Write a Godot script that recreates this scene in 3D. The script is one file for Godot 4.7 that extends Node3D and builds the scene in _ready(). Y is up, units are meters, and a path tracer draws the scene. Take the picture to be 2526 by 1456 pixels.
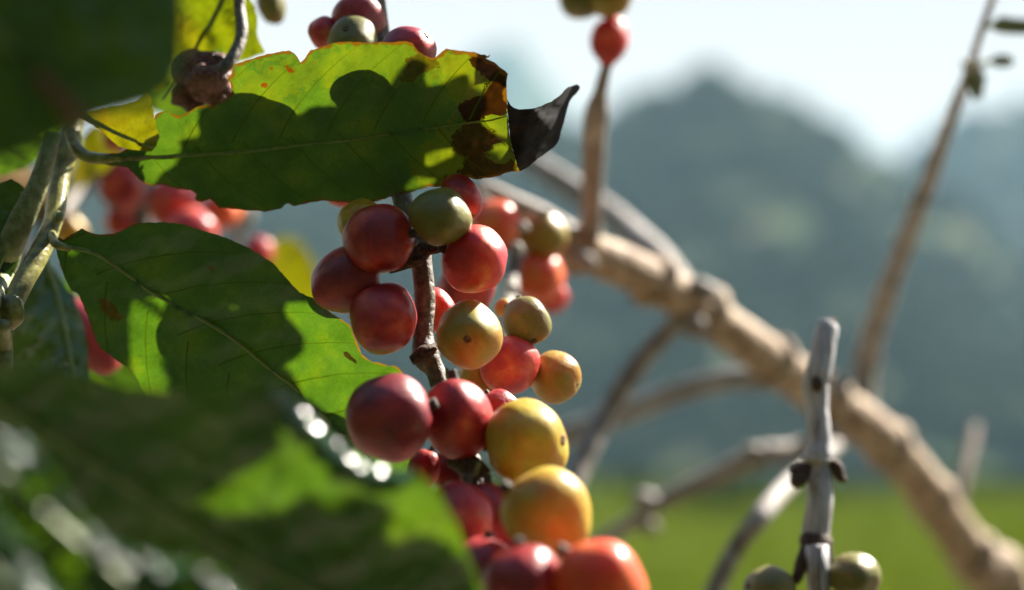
extends Node3D

# ---------------------------------------------------------------- set-up
const HALF := 0.28675            # tangent of half the horizontal field of view
const EYE := Vector3(0, 1.5, 0)
const FOCUS := 0.408
var SUN := Vector3(0.56, 0.62, -0.55).normalized()   # towards the sun
var M := {}
var used := {}
var rng := RandomNumberGenerator.new()
var wave := FastNoiseLite.new()
var fine := FastNoiseLite.new()
var skin_meshes := []
var navel_mesh: ArrayMesh
var stalk_mesh: ArrayMesh


func at(x: float, y: float, d: float) -> Vector3:
	return EYE + Vector3((x - 1263.0) / 1263.0 * HALF * d, -(y - 728.0) / 1263.0 * HALF * d, -d)


func lin(r: float, g: float, b: float) -> Color:
	return Color(r, g, b).linear_to_srgb()


func numbered(called: String) -> String:
	if not used.has(called):
		used[called] = 0
		return called
	used[called] += 1
	return "%s_%03d" % [called, used[called]]


func tag(o: Node3D, label: String, category := "", group := "", kind := "") -> void:
	if label: o.set_meta("label", label)
	if category: o.set_meta("category", category)
	if group: o.set_meta("group", group)
	if kind: o.set_meta("kind", kind)


func thing(called: String, label: String, category: String, where: Vector3, group := "") -> Node3D:
	var o := Node3D.new()
	o.name = numbered(called)
	add_child(o)
	o.position = where
	tag(o, label, category, group)
	return o


func part(called: String, mesh: Mesh, m: Material, parent: Node3D, label := "") -> MeshInstance3D:
	var o := MeshInstance3D.new()
	o.mesh = mesh
	o.material_override = null
	for i in mesh.get_surface_count():
		o.set_surface_override_material(i, m)
	if parent == self:
		o.name = numbered(called)
		add_child(o)
	else:
		o.name = called
		parent.add_child(o, true)
	if label: o.set_meta("label", label)
	return o


# ---------------------------------------------------------------- materials
func noise_tex(freq: float, colors: Array, stops: Array, noise_seed: int, octaves := 4, size := 256, kind := FastNoiseLite.TYPE_SIMPLEX_SMOOTH) -> ImageTexture:
	var n := FastNoiseLite.new()
	n.seed = noise_seed
	n.noise_type = kind
	n.frequency = freq
	n.fractal_octaves = octaves
	var raw := n.get_seamless_image(size, size)
	var img := Image.create(size, size, false, Image.FORMAT_RGB8)
	var g := Gradient.new()
	g.offsets = PackedFloat32Array(stops)
	g.colors = PackedColorArray(colors)
	for y in size:
		for x in size:
			img.set_pixel(x, y, g.sample(raw.get_pixel(x, y).r).linear_to_srgb())
	return ImageTexture.create_from_image(img)


func grey_tex(freq: float, noise_seed: int, octaves := 4, size := 256) -> ImageTexture:
	return noise_tex(freq, [Color(0, 0, 0), Color(1, 1, 1)], [0.15, 0.85], noise_seed, octaves, size)


func tri(tex: Texture2D, scale: float, rough: float, bump: Texture2D = null, bump_cm := 0.0, world := false) -> StandardMaterial3D:
	var m := StandardMaterial3D.new()
	m.albedo_texture = tex
	m.uv1_triplanar = true
	m.uv1_world_triplanar = world
	m.uv1_scale = Vector3.ONE * scale
	m.roughness = rough
	if bump:
		m.heightmap_enabled = true
		m.heightmap_texture = bump
		m.heightmap_scale = bump_cm
	return m


func leaf_material(tex: Texture2D, through := Color(1.0, 0.86, 0.06), rough := 0.34) -> StandardMaterial3D:
	var m := StandardMaterial3D.new()
	m.albedo_texture = tex
	m.texture_repeat = false
	m.roughness = rough
	m.metallic_specular = 0.5
	m.backlight_enabled = true
	m.backlight = through.linear_to_srgb()
	m.cull_mode = BaseMaterial3D.CULL_DISABLED
	return m


func cherry_material(a: Color, b: Color, c: Color, noise_seed: int, rough := 0.40, sub := 0.15) -> StandardMaterial3D:
	# three tones of the same skin mixed in soft patches, with fine pale flecks
	var n := FastNoiseLite.new()
	n.seed = noise_seed
	n.frequency = 0.012
	n.fractal_octaves = 3
	var raw := n.get_seamless_image(192, 192)
	n.frequency = 0.16
	n.seed = noise_seed + 7
	n.fractal_octaves = 2
	var spots := n.get_seamless_image(192, 192)
	var img := Image.create(192, 192, false, Image.FORMAT_RGB8)
	for y in 192:
		for x in 192:
			var v: float = raw.get_pixel(x, y).r
			var col := a.lerp(b, clampf((v - 0.3) * 4.0, 0, 1)).lerp(c, clampf((v - 0.58) * 4.5, 0, 1))
			var s: float = spots.get_pixel(x, y).r
			col = col.lerp(col * 0.7 + Color(0.10, 0.075, 0.055), clampf((s - 0.68) * 5.0, 0, 0.6))      # dusty pale flecks
			col = col.lerp(col * 0.45 + Color(0.012, 0.006, 0.003), clampf((0.27 - s) * 6.0, 0, 0.75))   # dark pores and scuffs
			img.set_pixel(x, y, col.linear_to_srgb())
	var m := tri(ImageTexture.create_from_image(img), 0.31, rough, M.bump_soft, 0.012)
	m.metallic_specular = 0.5
	m.subsurf_scatter_enabled = true
	m.subsurf_scatter_strength = sub
	return m


func make_materials() -> void:
	M.bump_soft = grey_tex(0.03, 3, 3)
	M.bump_bark = grey_tex(0.02, 5, 5)
	M.beige = tri(noise_tex(0.012, [Color(0.127, 0.070, 0.036), Color(0.382, 0.265, 0.158), Color(0.572, 0.470, 0.342)], [0.25, 0.5, 0.78], 11), 30, 0.75, M.bump_bark, 0.08)
	M.pale_twig = tri(noise_tex(0.012, [Color(0.12, 0.095, 0.08), Color(0.25, 0.225, 0.20), Color(0.39, 0.365, 0.345)], [0.2, 0.5, 0.8], 12), 30, 0.75, M.bump_bark, 0.05)
	M.grey_twig = tri(noise_tex(0.02, [Color(0.10, 0.08, 0.07), Color(0.38, 0.36, 0.36), Color(0.52, 0.52, 0.54), Color(0.64, 0.64, 0.66)], [0.24, 0.38, 0.58, 0.85], 13, 5), 80, 0.6, M.bump_bark, 0.05)
	M.brown_twig = tri(noise_tex(0.02, [Color(0.05, 0.04, 0.03), Color(0.13, 0.105, 0.08), Color(0.22, 0.19, 0.16)], [0.2, 0.5, 0.8], 14), 70, 0.6, M.bump_bark, 0.04)
	M.grey_twig.uv1_scale = Vector3(150, 14, 150)
	M.husk = tri(noise_tex(0.03, [Color(0.02, 0.012, 0.008), Color(0.06, 0.035, 0.02), Color(0.14, 0.08, 0.05)], [0.2, 0.5, 0.85], 15), 120, 0.8, M.bump_bark, 0.04)
	M.green_stem = tri(noise_tex(0.02, [Color(0.09, 0.075, 0.02), Color(0.20, 0.19, 0.045), Color(0.32, 0.31, 0.09)], [0.2, 0.5, 0.85], 16), 60, 0.36, M.bump_soft, 0.015)
	M.pale_stem = tri(noise_tex(0.02, [Color(0.12, 0.135, 0.05), Color(0.19, 0.21, 0.09), Color(0.28, 0.30, 0.17)], [0.2, 0.5, 0.85], 17), 60, 0.5, M.bump_soft, 0.02)
	M.midrib = tri(noise_tex(0.02, [Color(0.11, 0.16, 0.05), Color(0.16, 0.22, 0.06), Color(0.21, 0.27, 0.08)], [0.2, 0.5, 0.85], 18), 90, 0.4)
	M.dry_rib = tri(noise_tex(0.02, [Color(0.10, 0.035, 0.014), Color(0.20, 0.075, 0.03), Color(0.28, 0.12, 0.05)], [0.2, 0.5, 0.85], 19), 90, 0.6)
	M.withered = tri(noise_tex(0.02, [Color(0.060, 0.016, 0.010), Color(0.140, 0.048, 0.029), Color(0.240, 0.104, 0.070)], [0.2, 0.5, 0.85], 20), 0.8, 0.6, M.bump_bark, 0.1)
	M.navel = tri(noise_tex(0.03, [Color(0.05, 0.03, 0.015), Color(0.11, 0.06, 0.03), Color(0.17, 0.10, 0.05)], [0.2, 0.5, 0.85], 21), 1.0, 0.7)
	M.dead_leaf = leaf_material(noise_tex(0.02, [Color(0.008, 0.0075, 0.008), Color(0.013, 0.013, 0.014), Color(0.026, 0.02, 0.017)], [0.2, 0.55, 0.9], 22), Color(0.05, 0.03, 0.02), 0.55)
	M.dead_leaf.texture_repeat = true
	M.dead_leaf.roughness = 0.8
	M.dead_leaf.metallic_specular = 0.25
	plain_leaf()
	M.shrub_leaf = StandardMaterial3D.new()
	M.shrub_leaf.albedo_color = lin(0.04, 0.06, 0.018)
	M.shrub_leaf.roughness = 0.4
	M.shrub_leaf.backlight_enabled = true
	M.shrub_leaf.backlight = lin(0.03, 0.05, 0.006)
	M.shrub_leaf.cull_mode = BaseMaterial3D.CULL_DISABLED
	# cherries
	M.maroon = cherry_material(Color(0.175, 0.018, 0.028), Color(0.320, 0.027, 0.036), Color(0.495, 0.060, 0.055), 31)
	M.crimson = cherry_material(Color(0.240, 0.016, 0.022), Color(0.432, 0.029, 0.032), Color(0.624, 0.091, 0.048), 32)
	M.red = cherry_material(Color(0.374, 0.021, 0.032), Color(0.594, 0.052, 0.048), Color(0.726, 0.182, 0.080), 33)
	M.orange = cherry_material(Color(0.650, 0.053, 0.020), Color(0.720, 0.105, 0.030), Color(0.720, 0.210, 0.050), 34)
	M.yellow = cherry_material(Color(0.440, 0.229, 0.020), Color(0.484, 0.364, 0.033), Color(0.370, 0.354, 0.055), 35)
	M.olive = cherry_material(Color(0.36, 0.19, 0.02), Color(0.36, 0.27, 0.036), Color(0.26, 0.25, 0.05), 36)
	M.green = cherry_material(Color(0.13, 0.125, 0.022), Color(0.16, 0.165, 0.034), Color(0.19, 0.16, 0.04), 37, 0.42, 0.1)


# ---------------------------------------------------------------- shapes
func spline(pts: Array, per: int) -> Array:
	# pts: [Vector3, radius]; Catmull-Rom through them
	var out := []
	for i in pts.size() - 1:
		var a = pts[maxi(i - 1, 0)]
		var b = pts[i]
		var c = pts[i + 1]
		var d = pts[mini(i + 2, pts.size() - 1)]
		for k in per:
			var t := float(k) / per
			out.append([(b[0] as Vector3).cubic_interpolate(c[0], a[0], d[0], t), lerpf(b[1], c[1], smoothstep(0, 1, t))])
	out.append(pts[-1])
	return out


func tube(pts: Array, per := 6, sides := 12, lump := 0.06, noise_scale := 220.0, origin := Vector3.ZERO) -> ArrayMesh:
	var s := spline(pts, per)
	var st := SurfaceTool.new()
	st.begin(Mesh.PRIMITIVE_TRIANGLES)
	st.set_smooth_group(0)
	var last := Vector3(0.31, 0.2, 0.93)
	var n := s.size()
	for i in n:
		var p: Vector3 = s[i][0]
		var dir: Vector3 = ((s[mini(i + 1, n - 1)][0] as Vector3) - (s[maxi(i - 1, 0)][0] as Vector3)).normalized()
		var u := (last - dir * last.dot(dir)).normalized()
		last = u
		var w := dir.cross(u)
		for k in sides:
			var a := TAU * k / sides
			var o := u * cos(a) + w * sin(a)
			var r: float = s[i][1] * (1.0 + lump * 2.0 * wave.get_noise_3dv((p + o * s[i][1]) * noise_scale) + lump * fine.get_noise_3dv((p + o * s[i][1]) * noise_scale * 3.0))
			st.add_vertex(p + o * r - origin)
	var c0 := n * sides
	st.add_vertex((s[0][0] as Vector3) - origin)
	st.add_vertex((s[n - 1][0] as Vector3) - origin)
	for i in n - 1:
		for k in sides:
			var a := i * sides + k
			var b := i * sides + (k + 1) % sides
			for q in [a, b, a + sides, b, b + sides, a + sides]:
				st.add_index(q)
	for k in sides:
		for q in [c0, (k + 1) % sides, k, c0 + 1, (n - 1) * sides + k, (n - 1) * sides + (k + 1) % sides]:
			st.add_index(q)
	st.generate_normals()
	return st.commit()


func lumpy_ball(noise_seed: int, amount: float, dimple: bool, rings := 18, segs := 28) -> ArrayMesh:
	# unit fruit, tip with a shallow dimple at +Y
	var n := FastNoiseLite.new()
	n.seed = noise_seed
	n.frequency = 0.42
	n.fractal_octaves = 1
	var st := SurfaceTool.new()
	st.begin(Mesh.PRIMITIVE_TRIANGLES)
	st.set_smooth_group(0)
	for i in rings + 1:
		var th := PI * i / rings
		for k in segs:
			var ph := TAU * k / segs
			var v := Vector3(sin(th) * cos(ph), cos(th), sin(th) * sin(ph))
			var r := 1.0 + amount * n.get_noise_3dv(v * 1.6)
			r *= 1.0 - 0.05 * (0.5 + 0.5 * cos(2.0 * ph)) * sin(th)      # two halves, a bean in each
			if dimple:
				r -= 0.05 * exp(-pow(th / 0.24, 2.0))
			r -= 0.05 * exp(-pow((PI - th) / 0.4, 2.0))
			st.add_vertex(v * r)
	for i in rings:
		for k in segs:
			var a := i * segs + k
			var b := i * segs + (k + 1) % segs
			for q in [a, b, a + segs, b, b + segs, a + segs]:
				st.add_index(q)
	st.generate_normals()
	return st.commit()


func make_fruit_meshes() -> void:
	for i in 6:
		skin_meshes.append(lumpy_ball(40 + i, 0.10, true, 22, 36))
	# the scar left by the flower: a low ring with a sunken middle
	var st := SurfaceTool.new()
	st.begin(Mesh.PRIMITIVE_TRIANGLES)
	st.set_smooth_group(0)
	var prof := [[0.0, 0.953], [0.045, 0.954], [0.075, 0.968], [0.095, 0.968], [0.12, 0.955], [0.13, 0.935]]
	var segs := 16
	for p in prof:
		for k in segs:
			var a := TAU * k / segs
			var r: float = p[0] * (1.0 + 0.08 * sin(a * 5.0))
			st.add_vertex(Vector3(cos(a) * r, p[1], sin(a) * r))
	for i in prof.size() - 1:
		for k in segs:
			var a := i * segs + k
			var b := i * segs + (k + 1) % segs
			for q in [a, b, a + segs, b, b + segs, a + segs]:
				st.add_index(q)
	st.generate_normals()
	navel_mesh = st.commit()
	stalk_mesh = tube([[Vector3(0, -0.9, 0), 0.16], [Vector3(0.01, -1.0, 0.01), 0.13], [Vector3(0.03, -1.14, 0.0), 0.14]], 3, 8, 0.05, 4.0)


var cherry_count := 0


func cherry(x: float, y: float, d: float, r_px: float, stretch: float, axis: Vector3, m: Material, label: String, group: String, called := "coffee_cherry") -> Node3D:
	# r_px: radius across the fruit as it shows; axis: from the stalk to the tip
	var r := 1.05 * r_px / 1263.0 * HALF * d
	var t := thing(called, label, "cherry", at(x, y, d), group)
	var yy := axis.normalized()
	var xx := yy.cross(Vector3(0.31, 0.4, 0.86)).normalized()
	xx = xx.rotated(yy, cherry_count * 1.7)
	t.basis = Basis(xx * r, yy * r * stretch, xx.cross(yy).normalized() * r)
	part("skin", skin_meshes[cherry_count % 6], m, t)
	if called == "withered_cherry":
		(t.get_child(0) as MeshInstance3D).mesh = lumpy_ball(61 + cherry_count, 0.6, true, 26, 40)
		(t.get_child(0) as MeshInstance3D).set_surface_override_material(0, m)
	part("navel", navel_mesh, M.navel, t)
	part("stalk", stalk_mesh, M.brown_twig, t)
	cherry_count += 1
	return t


# ---------------------------------------------------------------- leaves
# A leaf is cut from its outline (x, y as the photograph shows them) on its own bent surface; form says how far away each point of it lies.
func form_depth(f: Dictionary, p: Vector2) -> float:
	var d: float = f.d + f.get("gx", 0.0) * 9.09e-5 * (p.x - f.x) + f.get("gy", 0.0) * 9.09e-5 * (p.y - f.y)
	if f.has("cup"):
		var q := Geometry2D.get_closest_point_to_segment_uncapped(p, f.base, f.tip)
		d += f.cup * pow(p.distance_to(q) / 100.0, 2.0)
	if f.has("roll"):
		var best := 1e9
		var line: Array = f.roll
		for i in line.size() - 1:
			best = minf(best, p.distance_to(Geometry2D.get_closest_point_to_segment(p, line[i], line[i + 1])))
		var uneven := clampf(0.75 + f.get("roll_uneven", 0.0) * wave.get_noise_2d(p.x * 2.2, p.y * 2.2 + 300.0), 0.1, 1.6)
		d += f.roll_by * uneven * pow(maxf(0.0, 1.0 - best / f.roll_wide), 2.0)
	if f.has("bend"):
		for b in f.bend:      # [from point, direction, amount per 100 px squared]
			d += b[2] * pow(maxf(0.0, (p - (b[0] as Vector2)).dot(b[1])) / 100.0, 2.0)
	d += f.get("wavy", 0.0006) * wave.get_noise_2d(p.x * 0.9 + f.x, p.y * 0.9 + f.y * 3.0)
	if f.has("base"):       # quilting between the side veins
		var ab: Vector2 = (f.tip - f.base)
		var along: float = (p - f.base).dot(ab) / ab.length()
		var away: float = absf((p - f.base).dot(Vector2(-ab.y, ab.x)) / ab.length())
		d += f.get("quilt", 0.0004) * cos((along - 0.75 * away) / f.get("vein_gap", 95.0) * TAU)
	return d


func leaf_point(f: Dictionary, p: Vector2) -> Vector3:
	return at(p.x, p.y, form_depth(f, p)) + f.get("shift", Vector3.ZERO)


func leaf_axes(f: Dictionary) -> void:
	var o := leaf_point(f, f.base)
	var u := leaf_point(f, f.tip) - o
	var n := Vector3(-f.get("gx", 0.0), f.get("gy", 0.0), -1.0).normalized()
	var w := n.cross(u.normalized()).normalized()
	f.axes = [o, u / u.length_squared(), w / (u.length() * f.get("wide", 0.5))]


func leaf_uv(f: Dictionary, v: Vector3) -> Vector2:
	return Vector2(0.05 + 0.9 * (v - f.axes[0]).dot(f.axes[1]), 0.5 + (v - f.axes[0]).dot(f.axes[2]))


func uv_of(f: Dictionary, p: Vector2) -> Vector2:
	return leaf_uv(f, leaf_point(f, p))


func leaf_sheet(f: Dictionary, outline: PackedVector2Array, step: float, origin: Vector3, holes := []) -> ArrayMesh:
	if not f.has("axes"):
		leaf_axes(f)
	var lo := outline[0]
	var hi := outline[0]
	for p in outline:
		lo = lo.min(p)
		hi = hi.max(p)
	var verts := PackedVector3Array()
	var norms := PackedVector3Array()
	var uvs := PackedVector2Array()
	var index := PackedInt32Array()
	var ids := {}
	var add := func(p: Vector2) -> int:
		var key := Vector2i((p * 16.0).round())
		if not ids.has(key):
			ids[key] = ids.size()
			var v := leaf_point(f, p)
			var dx := leaf_point(f, p + Vector2(3, 0)) - leaf_point(f, p - Vector2(3, 0))
			var dy := leaf_point(f, p + Vector2(0, 3)) - leaf_point(f, p - Vector2(0, 3))
			verts.append(v - origin)
			norms.append(dy.cross(dx).normalized())
			uvs.append(leaf_uv(f, v))
		return ids[key]
	var nx := int(ceil((hi.x - lo.x) / step))
	var ny := int(ceil((hi.y - lo.y) / step))
	var inside := {}
	for j in ny + 1:
		for i in nx + 1:
			inside[Vector2i(i, j)] = Geometry2D.is_point_in_polygon(lo + Vector2(i, j) * step, outline)
	for j in ny:
		for i in nx:
			var c := lo + Vector2(i, j) * step
			var quad := PackedVector2Array([c, c + Vector2(step, 0), c + Vector2(step, step), c + Vector2(0, step)])
			var polys := [quad]
			var count := int(inside[Vector2i(i, j)]) + int(inside[Vector2i(i + 1, j)]) + int(inside[Vector2i(i, j + 1)]) + int(inside[Vector2i(i + 1, j + 1)])
			if count < 4:
				polys = Geometry2D.intersect_polygons(quad, outline)
			for hole in holes:
				var left := []
				for poly in polys:
					for piece in Geometry2D.clip_polygons(poly, hole):
						if not Geometry2D.is_polygon_clockwise(piece):
							left.append(piece)
				polys = left
			for poly in polys:
				var t := Geometry2D.triangulate_polygon(poly)
				for q in t:
					index.append(add.call(poly[q]))
	# every triangle wound the same way round
	for q in range(0, index.size(), 3):
		var a := verts[index[q]]
		if (verts[index[q + 1]] - a).cross(verts[index[q + 2]] - a).dot(norms[index[q]]) > 0.0:
			var s := index[q + 1]
			index[q + 1] = index[q + 2]
			index[q + 2] = s
	var arrays := []
	arrays.resize(Mesh.ARRAY_MAX)
	arrays[Mesh.ARRAY_VERTEX] = verts
	arrays[Mesh.ARRAY_NORMAL] = norms
	arrays[Mesh.ARRAY_TEX_UV] = uvs
	arrays[Mesh.ARRAY_INDEX] = index
	var mesh := ArrayMesh.new()
	mesh.add_surface_from_arrays(Mesh.PRIMITIVE_TRIANGLES, arrays)
	return mesh


func rib(f: Dictionary, pts: Array, r0: float, r1: float, origin: Vector3, proud := 0.25) -> ArrayMesh:
	var s := []
	for i in pts.size():
		var r := lerpf(r0, r1, float(i) / (pts.size() - 1))
		s.append([leaf_point(f, pts[i]) + Vector3(0, 0, r * proud), r])
	return tube(s, 5, 8, 0.05, 300.0, origin)


func ragged(pts: Array, amount: float, gap: float, noise_seed: int) -> PackedVector2Array:
	# the outline with a finely uneven margin
	var n := FastNoiseLite.new()
	n.seed = noise_seed
	n.frequency = 0.05
	n.fractal_octaves = 3
	var out := PackedVector2Array()
	for i in pts.size():
		var a: Vector2 = pts[i]
		var b: Vector2 = pts[(i + 1) % pts.size()]
		var k := maxi(1, int(a.distance_to(b) / gap))
		for j in k:
			var p := a.lerp(b, float(j) / k)
			out.append(p + Vector2(n.get_noise_2d(p.x, p.y), n.get_noise_2d(p.x + 400.0, p.y)) * amount)
	return out


func scaled(a: Array, ox: float, oy: float, k: float) -> Array:
	# points read off an enlargement, back to the whole picture
	var out := []
	for i in range(0, a.size(), 2):
		out.append((Vector2(ox, oy) + Vector2(a[i], a[i + 1]) / k) * 0.87708)
	return out


func pts(a: Array) -> Array:
	var out := []
	for i in range(0, a.size(), 2):
		out.append(Vector2(a[i], a[i + 1]))
	return out


# a leaf's colours are painted on an image in its own axes: along the midrib and across it
func blank_leaf(w: int, h: int, noise_seed: int, a: Color, b: Color, c: Color) -> Image:
	var n := FastNoiseLite.new()
	n.seed = noise_seed
	n.frequency = 0.006
	n.fractal_octaves = 4
	var big := n.get_image(w, h)
	n.seed = noise_seed + 1
	n.frequency = 0.09
	n.fractal_octaves = 3
	var small := n.get_image(w, h)
	var img := Image.create(w, h, false, Image.FORMAT_RGB8)
	for y in h:
		for x in w:
			var v: float = big.get_pixel(x, y).r
			var col := a.lerp(b, clampf(v * 1.8 - 0.35, 0, 1)).lerp(c, clampf((v - 0.62) * 3.0, 0, 1))
			col *= 0.86 + 0.28 * small.get_pixel(x, y).r
			img.set_pixel(x, y, col.linear_to_srgb())
	return img


func stamp(img: Image, p: Vector2, r: float, col: Color, strength: float) -> void:
	var c := col.linear_to_srgb()
	for y in range(maxi(0, int(p.y - r)), mini(img.get_height(), int(p.y + r) + 2)):
		for x in range(maxi(0, int(p.x - r)), mini(img.get_width(), int(p.x + r) + 2)):
			var k := 1.0 - Vector2(x, y).distance_to(p) / maxf(r, 0.5)
			if k > 0.0:
				img.set_pixel(x, y, img.get_pixel(x, y).lerp(c, minf(1.0, k * 1.6) * strength))


func stroke(img: Image, f: Dictionary, line: Array, r0: float, r1: float, col: Color, strength: float, ragged_by := 0.0) -> void:
	var size := Vector2(img.get_width(), img.get_height())
	for i in line.size() - 1:
		var a := uv_of(f, line[i]) * size
		var b := uv_of(f, line[i + 1]) * size
		var k := maxi(1, int(a.distance_to(b) / 1.5))
		for j in k:
			var t := float(j) / k
			var p := a.lerp(b, t)
			var w := lerpf(r0, r1, (i + t) / (line.size() - 1))
			if ragged_by > 0.0:
				w *= 1.0 + ragged_by * fine.get_noise_2d(p.x * 2.0, p.y * 2.0) * 2.0
			stamp(img, p, w, col, strength)


func patch(img: Image, f: Dictionary, poly: Array, colors: Array, warp: float, strength := 1.0) -> void:
	var size := Vector2(img.get_width(), img.get_height())
	var shape := PackedVector2Array()
	var lo := Vector2(1e9, 1e9)
	var hi := -lo
	for p in poly:
		var q := uv_of(f, p) * size
		shape.append(q)
		lo = lo.min(q)
		hi = hi.max(q)
	for y in range(maxi(0, int(lo.y - warp)), mini(int(size.y), int(hi.y + warp))):
		for x in range(maxi(0, int(lo.x - warp)), mini(int(size.x), int(hi.x + warp))):
			var q := Vector2(x, y) + Vector2(fine.get_noise_2d(x * 1.2, y * 1.2) + 0.6 * fine.get_noise_2d(x * 5.0, y * 5.0), fine.get_noise_2d(x * 1.2 + 500.0, y * 1.2)) * warp
			if Geometry2D.is_point_in_polygon(q, shape):
				var v := 0.5 + 0.7 * fine.get_noise_2d(x * 1.6 + 90.0, y * 1.6) + 0.3 * fine.get_noise_2d(x * 7.0, y * 7.0)
				img.set_pixel(x, y, img.get_pixel(x, y).lerp((colors[0] as Color).lerp(colors[1], clampf(v, 0, 1)).linear_to_srgb(), strength))


func side_veins(img: Image, f: Dictionary, col: Color, strength: float, reach: float, r := 2.0) -> void:
	# pairs of veins that leave the midrib and bow towards the tip
	var ab: Vector2 = f.tip - f.base
	var u := ab.normalized()
	var w := Vector2(-u.y, u.x)
	var gap: float = f.get("vein_gap", 95.0)
	var k := int(ab.length() / gap)
	for i in k + 1:
		for side in [-1.0, 1.0]:
			var s0: float = (i + (0.25 if side > 0 else 0.0)) * gap
			var line := []
			for j in 9:
				var t := j / 8.0
				line.append(f.base + u * (s0 + reach * (0.55 * t + 0.35 * t * t)) + w * side * reach * (t - 0.12 * t * t))
			stroke(img, f, line, r, r * 0.4, col, strength)


func simple_leaf(called: String, label: String, f: Dictionary, outline: Array, step: float, m: Material, rib_pts: Array, rib_r: float, petiole: Array, rag := 3.0, rib_m: Material = null, group := "coffee leaves", holes := []) -> Node3D:
	leaf_axes(f)
	var o := leaf_point(f, f.base)
	var t := thing(called, label, "leaf", o, group)
	part("blade", leaf_sheet(f, ragged(outline, rag, step, int(f.x)), step, o, holes), m, t)
	if rib_pts.size():
		part("midrib", rib(f, rib_pts, rib_r, rib_r * 0.35, o), rib_m if rib_m else M.midrib, t)
	if petiole.size():
		part("petiole", tube(petiole, 5, 8, 0.05, 300.0, o), M.green_stem, t)
	return t


# ---------------------------------------------------------------- the scene
func _ready() -> void:
	rng.seed = 5
	wave.seed = 4
	wave.frequency = 0.008
	fine.seed = 9
	fine.frequency = 0.02
	sky_and_camera()
	make_materials()
	make_fruit_meshes()
	land()
	branches()
	big_leaves()
	foreground_leaves()
	added_shade_leaves()
	cherries()


func sky_and_camera() -> void:
	var cam := Camera3D.new()
	cam.name = "camera"
	add_child(cam)
	cam.position = EYE
	var lens := CameraAttributesPhysical.new()
	lens.frustum_focal_length = 12.0 / (HALF * 590.0 / 1024.0)
	lens.frustum_focus_distance = FOCUS
	lens.frustum_near = 0.02
	lens.frustum_far = 12000.0
	lens.exposure_aperture = 6.9
	cam.attributes = lens
	cam.fov = rad_to_deg(2.0 * atan(HALF * 590.0 / 1024.0))
	cam.near = 0.02
	cam.far = 12000.0
	cam.current = true
	var env := Environment.new()
	env.background_mode = Environment.BG_SKY
	var sky := Sky.new()
	var sm := ProceduralSkyMaterial.new()
	sm.sky_top_color = lin(0.021, 0.048, 0.11)
	sm.sky_horizon_color = lin(0.262, 0.220, 0.178)
	sm.sky_curve = 0.3
	sm.ground_horizon_color = lin(0.07, 0.085, 0.07)
	sm.ground_bottom_color = lin(0.03, 0.04, 0.02)
	sm.sun_angle_max = 20.0
	sky.sky_material = sm
	env.sky = sky
	env.tonemap_mode = Environment.TONE_MAPPER_LINEAR
	env.tonemap_exposure = 4.6
	env.sdfgi_enabled = true
	env.ssao_enabled = true
	env.ssil_enabled = true
	env.fog_enabled = true
	env.fog_light_color = lin(0.46, 0.745, 0.93)
	env.fog_density = 0.00013
	var we := WorldEnvironment.new()
	we.name = "world_environment"
	we.environment = env
	add_child(we)
	var sun := DirectionalLight3D.new()
	sun.name = "sun"
	add_child(sun)
	sun.look_at_from_position(SUN * 10.0, Vector3.ZERO, Vector3.UP)
	sun.light_energy = 1.6
	sun.light_color = Color(1.0, 0.965, 0.91)
	sun.light_angular_distance = 0.53
	sun.shadow_enabled = true


# ---------------------------------------------------------------- hills, meadow
func ridge_mesh(line: Array, near: float, far: float, base_drop: float, rough: float, noise_seed: int) -> ArrayMesh:
	# line: ridge as [x, y] in the picture at the far distance; the slope falls from it towards us
	var n := FastNoiseLite.new()
	n.seed = noise_seed
	n.frequency = 0.003
	n.fractal_octaves = 5
	var cols := 90
	var rows := 34
	var st := SurfaceTool.new()
	st.begin(Mesh.PRIMITIVE_TRIANGLES)
	st.set_smooth_group(0)
	var x0: float = line[0].x
	var x1: float = line[-1].x
	for j in rows + 1:
		for i in cols + 1:
			var x := lerpf(x0, x1, float(i) / cols)
			var y: float = line[-1].y
			for k in line.size() - 1:
				if x >= line[k].x and x <= line[k + 1].x:
					y = lerpf(line[k].y, line[k + 1].y, smoothstep(0, 1, (x - line[k].x) / (line[k + 1].x - line[k].x)))
					break
			var v := float(j) / rows          # 0 foot, 0.8 crest, then down behind
			var top := at(x, y, far)
			var p: Vector3
			if v <= 0.8:
				var t := v / 0.8
				var d := lerpf(near, far, t)
				p = at(x, 728.0, d)
				p.y = lerpf(-base_drop, top.y, pow(t, 1.15))
				p.y += rough * n.get_noise_2d(p.x, p.z) * sin(PI * clampf(t, 0.0, 0.95))
				p.y += rough * 0.25 * n.get_noise_2d(p.x * 4.0, p.z * 4.0)
			else:
				var t := (v - 0.8) / 0.2
				p = at(x, 728.0, far * (1.0 + 0.5 * t))
				p.y = lerpf(top.y, -base_drop, t * t) + rough * 0.25 * n.get_noise_2d(p.x * 4.0, p.z * 4.0)
			st.add_vertex(p)
	for j in rows:
		for i in cols:
			var a := j * (cols + 1) + i
			for q in [a, a + cols + 1, a + 1, a + 1, a + cols + 1, a + cols + 2]:
				st.add_index(q)
	st.generate_normals()
	return st.commit()


func ground_height(x: float, z: float) -> float:
	var s := clampf(-z / 110.0, -0.5, 3.0)
	var h := -11.3 * s
	if s > 1.0:
		h -= 20.0 * (s - 1.0) + 50.0 * pow(s - 1.0, 1.5)
	return h + 0.7 * wave.get_noise_2d(x * 3.0, z * 3.0) * smoothstep(2.0, 12.0, Vector2(x, z).length())


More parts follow.
